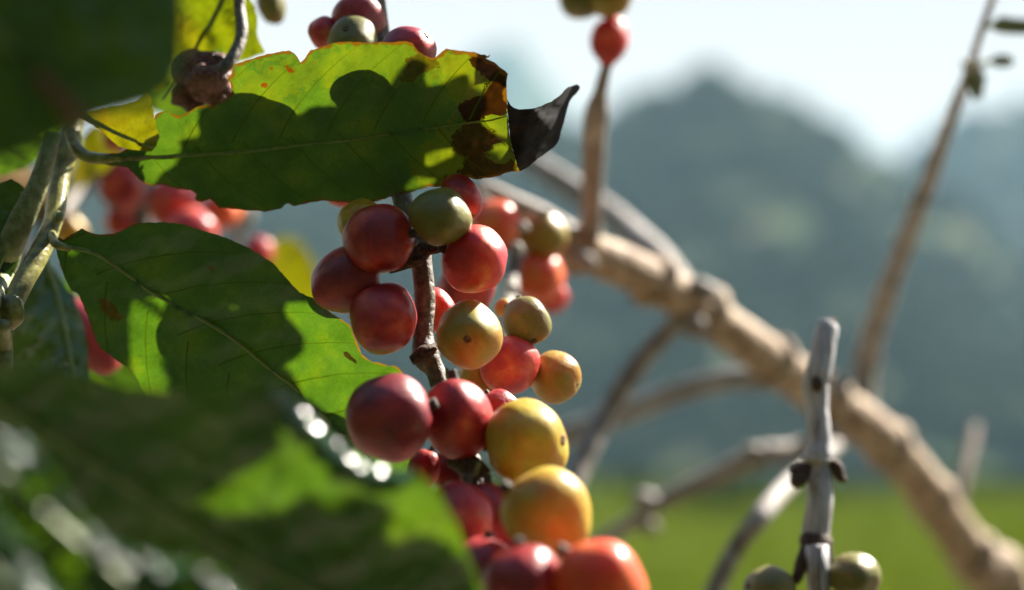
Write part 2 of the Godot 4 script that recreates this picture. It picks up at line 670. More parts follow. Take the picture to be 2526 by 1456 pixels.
func tuft(blades: int, h: float, spread: float, noise_seed: int) -> ArrayMesh:
	var r := RandomNumberGenerator.new()
	r.seed = noise_seed
	var st := SurfaceTool.new()
	st.begin(Mesh.PRIMITIVE_TRIANGLES)
	for i in blades:
		var a := r.randf() * TAU
		var b := Vector3(cos(a), 0, sin(a)) * spread * sqrt(r.randf())
		var top := b * 1.6 + Vector3(0, h * r.randf_range(0.6, 1.0), 0)
		var side := Vector3(-sin(a), 0, cos(a)) * 0.02
		st.add_vertex(b - side)
		st.add_vertex(top)
		st.add_vertex(b + side)
	st.generate_normals()
	return st.commit()


func crown_mesh(noise_seed: int) -> ArrayMesh:
	# many leaf-clump faces through a rounded crown
	var r := RandomNumberGenerator.new()
	r.seed = noise_seed
	var st := SurfaceTool.new()
	st.begin(Mesh.PRIMITIVE_TRIANGLES)
	for i in 90:
		var v := Vector3(r.randfn(), r.randfn(), r.randfn()).normalized() * pow(r.randf(), 0.33)
		v.y = v.y * 0.8 + 0.95
		var u := Vector3(r.randfn(), r.randfn(), r.randfn()).normalized()
		var w := u.cross(Vector3(r.randfn(), r.randfn(), r.randfn())).normalized()
		var k := r.randf_range(0.16, 0.34)
		for q in [v - u * k, v + w * k, v + u * k, v - u * k, v + u * k, v - w * k]:
			st.add_vertex(q)
	for s in 3:
		var a := s * TAU / 3.0
		st.add_vertex(Vector3(cos(a) * 0.09, -0.1, sin(a) * 0.09))
		st.add_vertex(Vector3(0, 0.9, 0))
		st.add_vertex(Vector3(cos(a + 2.1) * 0.09, -0.1, sin(a + 2.1) * 0.09))
	st.generate_normals()
	return st.commit()


func scatter(called: String, label: String, category: String, mesh: Mesh, m: Material, spots: Array) -> void:
	var mm := MultiMesh.new()
	mm.transform_format = MultiMesh.TRANSFORM_3D
	mm.mesh = mesh
	mm.instance_count = spots.size()
	for i in spots.size():
		mm.set_instance_transform(i, spots[i])
	var o := MultiMeshInstance3D.new()
	o.name = numbered(called)
	o.multimesh = mm
	o.material_override = m
	add_child(o)
	tag(o, label, category, "", "stuff")


func on_mesh(mesh: ArrayMesh, count: int, noise_seed: int, lo: float, hi: float, density: float, max_x: float) -> Array:
	# places scattered over a slope, in clumps
	var a := mesh.surface_get_arrays(0)
	var v: PackedVector3Array = a[Mesh.ARRAY_VERTEX]
	var idx: PackedInt32Array = a[Mesh.ARRAY_INDEX]
	var r := RandomNumberGenerator.new()
	r.seed = noise_seed
	var out := []
	var tries := 0
	while out.size() < count and tries < count * 12:
		tries += 1
		var t := r.randi_range(0, idx.size() / 3 - 1) * 3
		var p: Vector3 = v[idx[t]]
		var q: Vector3 = v[idx[t + 1]]
		var s: Vector3 = v[idx[t + 2]]
		var f := r.randf()
		var g := r.randf()
		if f + g > 1.0:
			f = 1.0 - f
			g = 1.0 - g
		var at_p := p + (q - p) * f + (s - p) * g
		if absf(at_p.x / at_p.z) > max_x:
			continue
		if wave.get_noise_2d(at_p.x * 2.2, at_p.z * 2.2) + r.randf_range(-0.25, 0.25) < density:
			continue
		var k := r.randf_range(lo, hi)
		out.append(Transform3D(Basis(Vector3.UP, r.randf() * TAU).scaled(Vector3(k, k * r.randf_range(0.9, 1.4), k)), at_p))
	return out


func land() -> void:
	M.grass_ground = tri(noise_tex(0.012, [Color(0.043, 0.066, 0.013), Color(0.106, 0.132, 0.018), Color(0.228, 0.209, 0.025)], [0.2, 0.5, 0.8], 51), 0.06, 0.95, null, 0.0, true)
	M.hill_ground = tri(noise_tex(0.01, [Color(0.014, 0.028, 0.014), Color(0.026, 0.048, 0.018), Color(0.05, 0.075, 0.024), Color(0.11, 0.095, 0.06)], [0.3, 0.46, 0.58, 0.75], 52, 4), 0.0075, 0.95, null, 0.0, true)
	M.hill_ground.metallic_specular = 0.1
	M.grass_ground.metallic_specular = 0.1
	M.foliage = StandardMaterial3D.new()
	M.foliage.albedo_color = lin(0.035, 0.065, 0.018)
	M.foliage.metallic_specular = 0.2
	M.foliage.roughness = 0.7
	M.foliage.cull_mode = BaseMaterial3D.CULL_DISABLED
	M.bush = StandardMaterial3D.new()
	M.bush.albedo_color = lin(0.06, 0.10, 0.02)
	M.bush.roughness = 0.8
	M.bush.metallic_specular = 0.2
	M.bush.cull_mode = BaseMaterial3D.CULL_DISABLED
	M.grass_blade = StandardMaterial3D.new()
	M.grass_blade.albedo_color = lin(0.10, 0.13, 0.022)
	M.grass_blade.roughness = 0.9
	M.grass_blade.metallic_specular = 0.2
	M.grass_blade.backlight_enabled = true
	M.grass_blade.backlight = lin(0.07, 0.10, 0.006)
	M.grass_blade.cull_mode = BaseMaterial3D.CULL_DISABLED
	# meadow: falls gently away from the camera, then drops into the valley
	var st := SurfaceTool.new()
	st.begin(Mesh.PRIMITIVE_TRIANGLES)
	st.set_smooth_group(0)
	var nx := 60
	var nz := 90
	for j in nz + 1:
		for i in nx + 1:
			var z := lerpf(40.0, -300.0, float(j) / nz)
			var x := lerpf(-1.0, 1.0, float(i) / nx) * (60.0 + absf(z) * 0.7)
			st.add_vertex(Vector3(x, ground_height(x, z), z))
	for j in nz:
		for i in nx:
			var a := j * (nx + 1) + i
			for q in [a, a + nx + 1, a + 1, a + 1, a + nx + 1, a + nx + 2]:
				st.add_index(q)
	st.generate_normals()
	var g := part("meadow_ground", st.commit(), M.grass_ground, self)
	tag(g, "sunlit yellow green meadow falling away below the branches", "", "", "structure")
	# unseen reddish soil sheet, added so the bounce light turns warm
	M.soil = tri(noise_tex(0.015, [Color(0.056, 0.038, 0.028), Color(0.112, 0.081, 0.055), Color(0.176, 0.142, 0.099)], [0.2, 0.5, 0.8], 54), 0.5, 0.95, null, 0.0, true)
	st = SurfaceTool.new()
	st.begin(Mesh.PRIMITIVE_TRIANGLES)
	st.set_smooth_group(0)
	for j in 41:
		for i in 41:
			var x := lerpf(-14.0, 14.0, i / 40.0)
			var z := lerpf(14.0, -14.0, j / 40.0)
			var edge := 1.0 + 0.1 * wave.get_noise_2d(x * 9.0, z * 9.0)
			st.add_vertex(Vector3(x * edge, ground_height(x * edge, z * edge) + 0.03, z * edge))
	for j in 40:
		for i in 40:
			var a := j * 41 + i
			for q in [a, a + 41, a + 1, a + 1, a + 41, a + 42]:
				st.add_index(q)
	st.generate_normals()
	g = part("added_soil", st.commit(), M.soil, self)
	tag(g, "unseen reddish brown soil added under the coffee shrubs for warm bounce light", "", "", "structure")
	var spots := []
	for i in 14000:
		var z := -rng.randf_range(8.0, 112.0)
		var x := rng.randf_range(-0.45, 0.45) * absf(z)
		if wave.get_noise_2d(x * 14.0, z * 14.0) + rng.randf_range(-0.2, 0.2) < -0.05:
			continue
		var k := rng.randf_range(0.5, 1.5) * (1.0 + absf(z) / 70.0)
		spots.append(Transform3D(Basis(Vector3.UP, rng.randf() * TAU).scaled(Vector3(k, k, k)), Vector3(x, ground_height(x, z) - 0.02, z)))
	scatter("grass", "sunlit blurred grass of the meadow at the bottom of the picture", "grass", tuft(16, 0.35, 0.3, 3), M.grass_blade, spots)
	spots = []
	for i in 900:
		var z := -rng.randf_range(70.0, 150.0)
		var x := rng.randf_range(-0.5, 0.5) * absf(z)
		if rng.randf() > smoothstep(-65.0, -125.0, z):
			continue
		var k := rng.randf_range(0.5, 1.5)
		spots.append(Transform3D(Basis(Vector3.UP, rng.randf() * TAU).scaled(Vector3(k, k * 0.8, k)), Vector3(x, ground_height(x, z) - 0.2, z)))
	scatter("undergrowth", "blurred bushes along the far edge of the meadow", "bushes", crown_mesh(12), M.bush, spots)
	# hills
	var mid := ridge_mesh(pts([-1400, 420, -600, 350, 200, 420, 700, 430, 1150, 400, 1380, 330, 1560, 262, 1645, 238, 1715, 178, 1770, 195, 1830, 232, 1920, 258, 2040, 312, 2130, 368, 2200, 425, 2300, 500, 2600, 680, 3200, 800, 4000, 800]), 460.0, 1040.0, 90.0, 32.0, 61)
	var h := part("wooded_hill", mid, M.hill_ground, self)
	tag(h, "hazy blue green wooded hill rising behind the beige branch", "", "", "structure")
	var right := ridge_mesh(pts([700, 900, 1500, 800, 1900, 640, 2080, 520, 2190, 425, 2240, 385, 2310, 335, 2420, 285, 2526, 258, 2800, 205, 3300, 180, 4200, 300]), 1120.0, 1900.0, 120.0, 44.0, 62)
	h = part("far_hill", right, M.hill_ground, self)
	tag(h, "paler blue far hill at the upper right edge", "", "", "structure")
	var left := ridge_mesh(pts([-1200, 300, 200, 330, 800, 300, 1020, 240, 1120, 165, 1190, 112, 1240, 100, 1300, 118, 1350, 200, 1420, 300, 1600, 460, 2000, 560, 2600, 700]), 2500.0, 3400.0, 120.0, 48.0, 63)
	h = part("distant_peak", left, M.hill_ground, self)
	tag(h, "palest rounded peak showing between the burnt leaf and the red bud", "", "", "structure")
	var crown := crown_mesh(8)
	scatter("woodland", "dark woodland clothing the nearer hazy hill", "woodland", crown, M.foliage, on_mesh(mid, 12000, 71, 2.5, 5.5, 0.05, 0.5))
	scatter("woodland", "woodland on the paler far hill at upper right", "woodland", crown, M.foliage, on_mesh(right, 5000, 72, 4.0, 8.0, 0.05, 0.5))


# ---------------------------------------------------------------- branches
func way(list: Array) -> Array:
	# [x, y, distance, radius as it shows in pixels] -> [point, radius]
	var out := []
	for a in list:
		out.append([at(a[0], a[1], a[2]), a[3] / 1263.0 * HALF * a[2]])
	return out


func branches() -> void:
	# the thick beige branch on the right, going down to the ground
	var o := at(2450, 1456, 0.70)
	var b := thing("coffee_branch", "thick beige woody branch arching down to the lower right corner", "branch", o)
	var line := way([[1150, 480, 0.60, 18], [1260, 535, 0.60, 26], [1330, 575, 0.605, 40], [1440, 620, 0.62, 54], [1560, 668, 0.635, 56], [1700, 745, 0.66, 55], [1850, 850, 0.69, 57], [1990, 950, 0.72, 58], [2130, 1045, 0.75, 58], [2230, 1140, 0.77, 58], [2330, 1275, 0.80, 60], [2410, 1400, 0.82, 62], [2500, 1600, 0.84, 68]])
	line.append([Vector3(0.25, 1.0, -0.86), 0.014])
	line.append([Vector3(0.26, 0.5, -0.86), 0.017])
	line.append([Vector3(0.25, -0.15, -0.86), 0.021])
	part("limb", tube(line, 9, 20, 0.12, 110.0, o), M.beige, b)
	var twigs := [
		[[[1180, 455, 0.59, 16], [1250, 490, 0.595, 22], [1340, 535, 0.605, 26], [1420, 590, 0.615, 30]], "pale stub behind the orange cherries"],
		[[[1200, 330, 0.80, 20], [1320, 405, 0.78, 27], [1420, 470, 0.76, 30], [1520, 540, 0.74, 31], [1620, 625, 0.69, 30], [1700, 715, 0.667, 24]], "pale straight side branch"],
		[[[1715, 760, 0.66, 26], [1650, 815, 0.66, 22], [1570, 905, 0.66, 24], [1500, 1015, 0.66, 25], [1440, 1130, 0.65, 26], [1400, 1230, 0.64, 26], [1330, 1400, 0.63, 26], [1290, 1560, 0.63, 24]], "greyish twig slanting down behind the yellow cherries"],
		[[[1900, 935, 0.70, 26], [1800, 935, 0.72, 25], [1680, 965, 0.75, 25], [1560, 1010, 0.78, 26], [1430, 1060, 0.8, 27], [1250, 1120, 0.82, 24]], "pale horizontal twig"],
		[[[2060, 1085, 0.735, 26], [1960, 1112, 0.735, 24], [1870, 1125, 0.73, 26], [1760, 1175, 0.75, 22], [1620, 1245, 0.77, 23], [1540, 1300, 0.80, 20], [1430, 1370, 0.84, 18]], "pale forked twig above the meadow"],
		[[[2070, 1090, 0.735, 18], [2010, 1140, 0.68, 18], [1940, 1200, 0.63, 22], [1880, 1270, 0.60, 24], [1820, 1345, 0.60, 22], [1770, 1440, 0.60, 22], [1720, 1560, 0.60, 22]], "thin twig crossing in front of the meadow"],
		[[[2352, 1315, 0.805, 24], [2372, 1200, 0.82, 15], [2398, 1085, 0.85, 16], [2406, 1056, 0.86, 13]], "short blurred stub"],
		[[[2120, 1030, 0.75, 38], [2135, 900, 0.75, 28], [2165, 790, 0.74, 27], [2210, 660, 0.72, 24], [2255, 540, 0.70, 22], [2300, 420, 0.67, 19], [2345, 290, 0.63, 15], [2385, 190, 0.60, 12], [2420, 80, 0.57, 9], [2480, -90, 0.55, 8]], "thin upright branch with small leaves"],
		[[[1455, 620, 0.622, 32], [1456, 560, 0.612, 27], [1462, 450, 0.595, 26], [1466, 350, 0.58, 28], [1470, 285, 0.565, 30], [1482, 220, 0.55, 16], [1497, 160, 0.54, 13]], "upright twig carrying the red bud"],
	]
	for tw in twigs:
		part("side_twig", tube(way(tw[0]), 6, 12, 0.08, 200.0, o), M.husk if tw[1] == "short blurred stub" else M.pale_twig, b, tw[1])
	# swellings where leaves once stood
	for k in [[1735, 715, 0.65, 34], [1600, 1240, 0.765, 34], [1596, 1296, 0.78, 26], [1868, 1122, 0.72, 30], [2262, 500, 0.685, 20], [2196, 690, 0.722, 23], [2154, 810, 0.74, 25], [2300, 410, 0.665, 19], [2232, 600, 0.71, 25], [2180, 740, 0.735, 27], [2330, 330, 0.64, 17], [2368, 235, 0.615, 14], [2140, 880, 0.75, 30], [1700, 795, 0.655, 40], [1432, 640, 0.61, 34]]:
		var c := at(k[0], k[1], k[2])
		var r: float = k[3] / 1263.0 * HALF * k[2]
		part("node_swelling", tube([[c + Vector3(-r, r * 0.7, 0), r * 0.3], [c + Vector3(-r * 0.4, r * 0.2, 0), r * 0.85], [c + Vector3(r * 0.4, -r * 0.2, 0), r * 0.85], [c + Vector3(r, -r * 0.7, 0), r * 0.3]], 4, 10, 0.15, 300.0, o), M.pale_twig, b)

	for k in [[1425, 612, 0.618, 60, 30], [1610, 692, 0.643, 63, 16], [1738, 768, 0.667, 64, 26], [1905, 890, 0.701, 62, 14], [2040, 984, 0.731, 66, 26], [2190, 1098, 0.762, 65, 18], [2300, 1232, 0.79, 66, 26], [2392, 1370, 0.815, 67, 18]]:
		var c := at(k[0], k[1], k[2])
		var along := (at(k[0] + 60, k[1] + 46, k[2] + 0.013) - c).normalized()
		var r: float = k[3] / 1263.0 * HALF * k[2]
		var l: float = k[4] / 1263.0 * HALF * k[2]
		part("bark_ring", tube([[c - along * l, r * 0.82], [c - along * l * 0.4, r], [c + along * l * 0.3, r * 1.03], [c + along * l, r * 0.84]], 4, 20, 0.22, 260.0, o), M.beige, b)
	# young leaves at the end of the thin branch
	for k in [
		["small olive leaf pointing right from the thin branch top", 2420, 75, 0.57, [2436, 64, 2470, 40, 2530, 48, 2590, 72, 2525, 86, 2462, 82], 2570, 70],
		["tiny oval leaf on a short stalk beside the thin branch", 2390, 175, 0.595, [2434, 152, 2458, 135, 2488, 135, 2508, 150, 2488, 167, 2458, 167], 2502, 150],
		["small folded leaf hanging down from the thin branch", 2385, 172, 0.595, [2376, 148, 2412, 156, 2434, 190, 2425, 238, 2400, 248, 2380, 205], 2410, 240],
	]:
		var ol := pts(k[4])
		var f := {"d": k[3], "x": k[1], "y": k[2], "base": ol[0], "tip": Vector2(k[5], k[6]), "gx": 0.2, "gy": -0.2, "cup": 0.01, "wide": 0.6, "quilt": 0.0}
		simple_leaf("coffee_leaf", k[0], f, ol, 8, M.green_stem, [ol[0], Vector2(k[5], k[6])], 0.0008, [[at(k[1], k[2], k[3]), 0.0012], [leaf_point(f, ol[0]), 0.001]], 2.0, null, "young leaves on the thin upright branch")

	# weathered dead twig
	o = at(2015, 1456, 0.47)
	var dt := thing("dead_twig", "weathered grey dead twig standing upright with dark scaly nodes", "twig", o)
	line = way([[2042, 806, 0.485, 27], [2038, 818, 0.484, 29], [2030, 860, 0.482, 30], [2018, 925, 0.48, 32], [2012, 955, 0.48, 33], [2017, 1020, 0.478, 28], [2022, 1085, 0.476, 29], [2018, 1125, 0.475, 36], [2020, 1145, 0.475, 29], [2022, 1240, 0.472, 31], [2012, 1315, 0.471, 34], [2013, 1345, 0.47, 36], [2016, 1380, 0.47, 30], [2020, 1456, 0.468, 28], [2030, 1600, 0.465, 28]])
	line.append([Vector3(0.10, 1.1, -0.47), 0.0034])
	line.append([Vector3(0.19, 0.6, -0.68), 0.005])
	line.append([Vector3(0.25, 0.2, -0.855), 0.006])
	part("stem", tube(line, 6, 14, 0.07, 420.0, o), M.grey_twig, dt)
	for k in [[2018, 1132, 0.475, 42, 12], [2013, 1340, 0.4695, 40, 26]]:
		var c := at(k[0], k[1], k[2])
		var r: float = k[3] / 1263.0 * HALF * k[2]
		var hh: float = k[4] / 1263.0 * HALF * k[2]
		part("node_ring", tube([[c + Vector3(0.0002, hh, 0), r * 0.75], [c + Vector3(0, hh * 0.3, 0), r], [c - Vector3(0, hh * 0.4, 0), r * 0.95], [c - Vector3(0, hh, 0), r * 0.7]], 4, 16, 0.12, 900.0, o), M.husk if k[4] > 20 else M.grey_twig, dt)
	for k in [
		[[2000, 1150, 0.474, 14], [1975, 1165, 0.473, 22], [1955, 1160, 0.472, 12]],
		[[1990, 1160, 0.473, 14], [1968, 1185, 0.472, 22], [1955, 1200, 0.472, 10]],
		[[2045, 1140, 0.474, 12], [2062, 1150, 0.473, 16], [2072, 1175, 0.473, 15], [2085, 1185, 0.472, 8]],
		[[1992, 1350, 0.468, 16], [1980, 1385, 0.466, 18], [1968, 1420, 0.465, 14], [1962, 1440, 0.465, 8]],
		[[2040, 1345, 0.468, 10], [2046, 1385, 0.467, 10], [2040, 1420, 0.466, 9]],
		[[2012, 935, 0.4775, 11], [2016, 948, 0.4765, 14], [2014, 965, 0.4775, 10]],
		[[2046, 800, 0.484, 10], [2054, 795, 0.484, 14], [2062, 792, 0.484, 8]],
	]:
		part("dry_husk", tube(way(k), 5, 10, 0.28, 900.0, o), M.husk, dt)

	# the fruiting branch that carries the cherries
	o = at(1045, 750, 0.404)
	var fb := thing("fruiting_branch", "grey brown fruiting stem running down through the cherry cluster", "branch", o)
	part("stem", tube(way([[880, -260, 0.45, 26], [915, -60, 0.445, 27], [940, 120, 0.44, 27], [965, 300, 0.43, 27], [988, 470, 0.42, 25], [1008, 540, 0.415, 26], [1030, 605, 0.411, 33], [1040, 650, 0.409, 27], [1048, 740, 0.407, 27], [1044, 830, 0.405, 28], [1052, 880, 0.403, 36], [1076, 920, 0.402, 26], [1105, 1010, 0.398, 27], [1140, 1100, 0.392, 28], [1165, 1165, 0.386, 36], [1195, 1260, 0.378, 29], [1235, 1380, 0.366, 30], [1260, 1480, 0.358, 32], [1290, 1650, 0.345, 32], [1320, 1900, 0.335, 32]]), 6, 14, 0.08, 420.0, o), M.brown_twig, fb)
	for k in [
		[[985, 650, 0.406, 12], [1030, 620, 0.409, 30], [1070, 615, 0.407, 16], [1095, 612, 0.405, 10]],
		[[1035, 640, 0.404, 20], [990, 655, 0.401, 16], [960, 668, 0.400, 10]],
		[[1080, 850, 0.402, 10], [1048, 872, 0.4, 26], [1015, 890, 0.4, 14]],
		[[1110, 1140, 0.383, 14], [1160, 1150, 0.380, 30], [1205, 1170, 0.380, 14]],
	]:
		part("fruit_node", tube(way(k), 5, 12, 0.2, 700.0, o), M.husk, fb)
	for k in [
		[[1110, 948, 0.392, 3], [1106, 930, 0.391, 7], [1102, 908, 0.391, 4]],
		[[1160, 1175, 0.375, 4], [1172, 1168, 0.374, 6], [1178, 1155, 0.374, 5], [1181, 1146, 0.374, 7], [1183, 1140, 0.374, 4]],
		[[1003, 500, 0.408, 4], [1010, 520, 0.407, 7], [1014, 540, 0.407, 3]],
		[[1020, 590, 0.402, 5], [1024, 600, 0.4015, 7], [1016, 606, 0.401, 4]],
	]:
		part("dry_flower_stalk", tube(way(k), 4, 8, 0.15, 900.0, o), M.pale_stem, fb)

	# the green shoot at the left edge
	o = at(30, 745, 0.4400)
	var sh := thing("green_shoot", "green leafy shoot with a bright sunlit stem at the left edge", "shoot", o)
	part("stem", tube(way([[190, 250, 0.449, 22], [178, 310, 0.446, 26], [165, 370, 0.442, 34], [150, 430, 0.438, 24], [140, 500, 0.433, 26], [128, 555, 0.428, 24], [95, 630, 0.421, 26], [60, 690, 0.416, 27], [35, 740, 0.412, 28], [24, 765, 0.411, 36], [5, 800, 0.409, 26], [-40, 900, 0.406, 27], [-120, 1100, 0.402, 28]]), 6, 14, 0.06, 420.0, o), M.green_stem, sh)
	part("stem", tube(way([[128, 330, 0.4280, 22], [112, 400, 0.4260, 24], [88, 470, 0.4250, 27], [55, 540, 0.4250, 32], [25, 610, 0.4260, 34], [0, 690, 0.4280, 32], [-50, 800, 0.39, 30], [-120, 1000, 0.4350, 28]]), 6, 14, 0.06, 420.0, o), M.pale_stem, sh, "pale stem beside the sunlit one")
	part("node_knob", tube(way([[20, 738, 0.4070, 16], [26, 755, 0.4050, 33], [28, 780, 0.4050, 34], [20, 805, 0.4060, 20]]), 5, 14, 0.14, 500.0, o), M.green_stem, sh)
	part("bud_stalk", tube(way([[10, 800, 0.39, 14], [12, 850, 0.4020, 20], [14, 900, 0.4020, 19], [10, 950, 0.4020, 6]]), 5, 10, 0.1, 500.0, o), M.pale_stem, sh)
	part("leaf_scar", tube(way([[142, 525, 0.427, 6], [147, 535, 0.4255, 12], [143, 548, 0.4255, 6]]), 4, 10, 0.2, 900.0, o), M.pale_stem, sh)
	# the shrub the shoots grow on, outside the frame at the left
	o = Vector3(-0.20, -0.1, -0.5)
	var tr := thing("coffee_shrub", "coffee shrub rooted just outside the left edge of the picture", "shrub", o, "coffee shrubs around the camera")
	part("trunk", tube([[Vector3(-0.20, -0.1, -0.5), 0.02], [Vector3(-0.19, 0.5, -0.5), 0.017], [Vector3(-0.18, 1.1, -0.48), 0.014], [Vector3(-0.17, 1.45, -0.45), 0.011], [Vector3(-0.17, 1.7, -0.42), 0.008]], 8, 14, 0.08, 120.0, o), M.brown_twig, tr)
	part("limb", tube([[Vector3(-0.175, 1.3, -0.47), 0.008], [at(-120, 1095, 0.402), 0.004]], 5, 10, 0.06, 200.0, o), M.brown_twig, tr)
	part("limb", tube([[Vector3(-0.17, 1.68, -0.42), 0.006], [Vector3(-0.10, 1.72, -0.44), 0.005], [at(880, -255, 0.45), 0.0029]], 5, 10, 0.06, 200.0, o), M.brown_twig, tr)
	part("crown", leaf_mass(Vector3(-0.66, 1.75, 0.2), Vector3(0.34, 0.85, 0.55), 1100, 190), M.shrub_leaf, tr)  # unseen leaves, added to block skylight from the left
	# unseen shrub row added behind the camera to cut the front fill
	var k := 0
	for sp in [[-1.35, 0.05, 2.5], [-1.05, 0.85, 2.7], [-0.35, 1.25, 2.6], [0.45, 1.2, 2.8], [1.15, 0.9, 2.5], [-1.6, -0.9, 2.3], [1.7, 0.3, 2.2], [-0.6, 0.62, 2.9], [0.62, 0.66, 2.8]]:
		shrub(Vector3(sp[0], ground_height(sp[0], sp[1]) - 0.03, sp[1]), sp[2], 200 + k, ["leftmost", "left rear", "rear", "rear right", "right rear", "far left", "rightmost", "near left", "near right"][k] + " coffee shrub added unseen behind the camera to dim the front light")
		k += 1


func leaf_mass(centre: Vector3, size: Vector3, count: int, noise_seed: int) -> ArrayMesh:
	var r := RandomNumberGenerator.new()
	r.seed = noise_seed
	var st := SurfaceTool.new()
	st.begin(Mesh.PRIMITIVE_TRIANGLES)
	for i in count:
		var c := centre + Vector3(r.randfn(), r.randfn(), r.randfn()).normalized() * pow(r.randf(), 0.4) * size
		var u := Vector3(r.randfn(), r.randf_range(-1.2, 0.2), r.randfn()).normalized()
		var w := u.cross(Vector3(r.randfn() * 0.4, 1, r.randfn() * 0.4)).normalized()
		var l := r.randf_range(0.09, 0.16)
		var up := w.cross(u) * 0.01
		for p in [c, c + u * l * 0.4 + w * l * 0.22 + up, c + u * l, c, c + u * l, c + u * l * 0.4 - w * l * 0.22 + up]:
			st.add_vertex(p)
	st.generate_normals()
	return st.commit()


func shrub(where: Vector3, h: float, noise_seed: int, label: String) -> void:
	var r := RandomNumberGenerator.new()
	r.seed = noise_seed
	var t := thing("coffee_shrub", label, "shrub", where, "coffee shrubs around the camera")
	part("trunk", tube([[Vector3(0, 0, 0), 0.022], [Vector3(0.02, h * 0.4, 0.01), 0.017], [Vector3(-0.01, h * 0.95, 0), 0.006]], 6, 8, 0.06, 60.0), M.brown_twig, t)
	var st := SurfaceTool.new()
	st.begin(Mesh.PRIMITIVE_TRIANGLES)
	for i in 2600:
		var y := h * (0.08 + 0.95 * r.randf())
		var a := r.randf() * TAU
		var reach := 0.55 * sqrt(r.randf()) * (1.0 - 0.45 * y / h) + 0.04
		var c := Vector3(cos(a) * reach, y - reach * 0.2, sin(a) * reach)
		var u := (Vector3(cos(a), r.randf_range(-0.9, 0.2), sin(a)) + Vector3(r.randfn(), r.randfn(), r.randfn()) * 0.3).normalized()
		var w := u.cross(Vector3(r.randfn() * 0.4, 1, r.randfn() * 0.4)).normalized()
		var up := w.cross(u)
		var l := r.randf_range(0.09, 0.16)
		var q := [c, c + u * l * 0.4 + w * l * 0.22 + up * 0.01, c + u * l * 0.4 - w * l * 0.22 + up * 0.01, c + u * l]
		for p in [q[0], q[1], q[3], q[0], q[3], q[2]]:
			st.add_vertex(p)
	st.generate_normals()
	part("crown", st.commit(), M.shrub_leaf, t)


func plain_leaf() -> void:
	# one image shared by the leaves that show little of their markings
	var w := 512
	var h := 256
	var img := blank_leaf(w, h, 81, Color(0.038, 0.095, 0.050), Color(0.056, 0.131, 0.055), Color(0.077, 0.153, 0.060))
	for i in 9:
		for side in [-1.0, 1.0]:
			for j in 90:
				var t := j / 90.0
				stamp(img, Vector2(30 + i * 52 + 95 * t * (0.6 + 0.4 * t) + (14 if side > 0 else 0), h / 2.0 + side * 125 * t), 2.6 - 1.6 * t, Color(0.035, 0.065, 0.012), 0.5)
	M.plain_leaf = leaf_material(ImageTexture.create_from_image(img))
	var fresh := blank_leaf(256, 128, 86, Color(0.089, 0.141, 0.018), Color(0.118, 0.167, 0.020), Color(0.163, 0.163, 0.020))
	M.fresh_leaf = leaf_material(ImageTexture.create_from_image(fresh))
	M.waxy_leaf = leaf_material(ImageTexture.create_from_image(img), Color(1.0, 0.86, 0.06), 0.17)
	M.waxy_leaf.metallic_specular = 0.68
	var yl := blank_leaf(256, 128, 82, Color(0.126, 0.148, 0.015), Color(0.178, 0.178, 0.020), Color(0.207, 0.163, 0.020))
	var brown := blank_leaf(256, 128, 87, Color(0.16, 0.11, 0.07), Color(0.26, 0.20, 0.14), Color(0.34, 0.28, 0.21))
	M.dry_leaf = leaf_material(ImageTexture.create_from_image(brown), Color(0.5, 0.42, 0.3), 0.7)
	M.yellow_leaf = leaf_material(ImageTexture.create_from_image(yl))


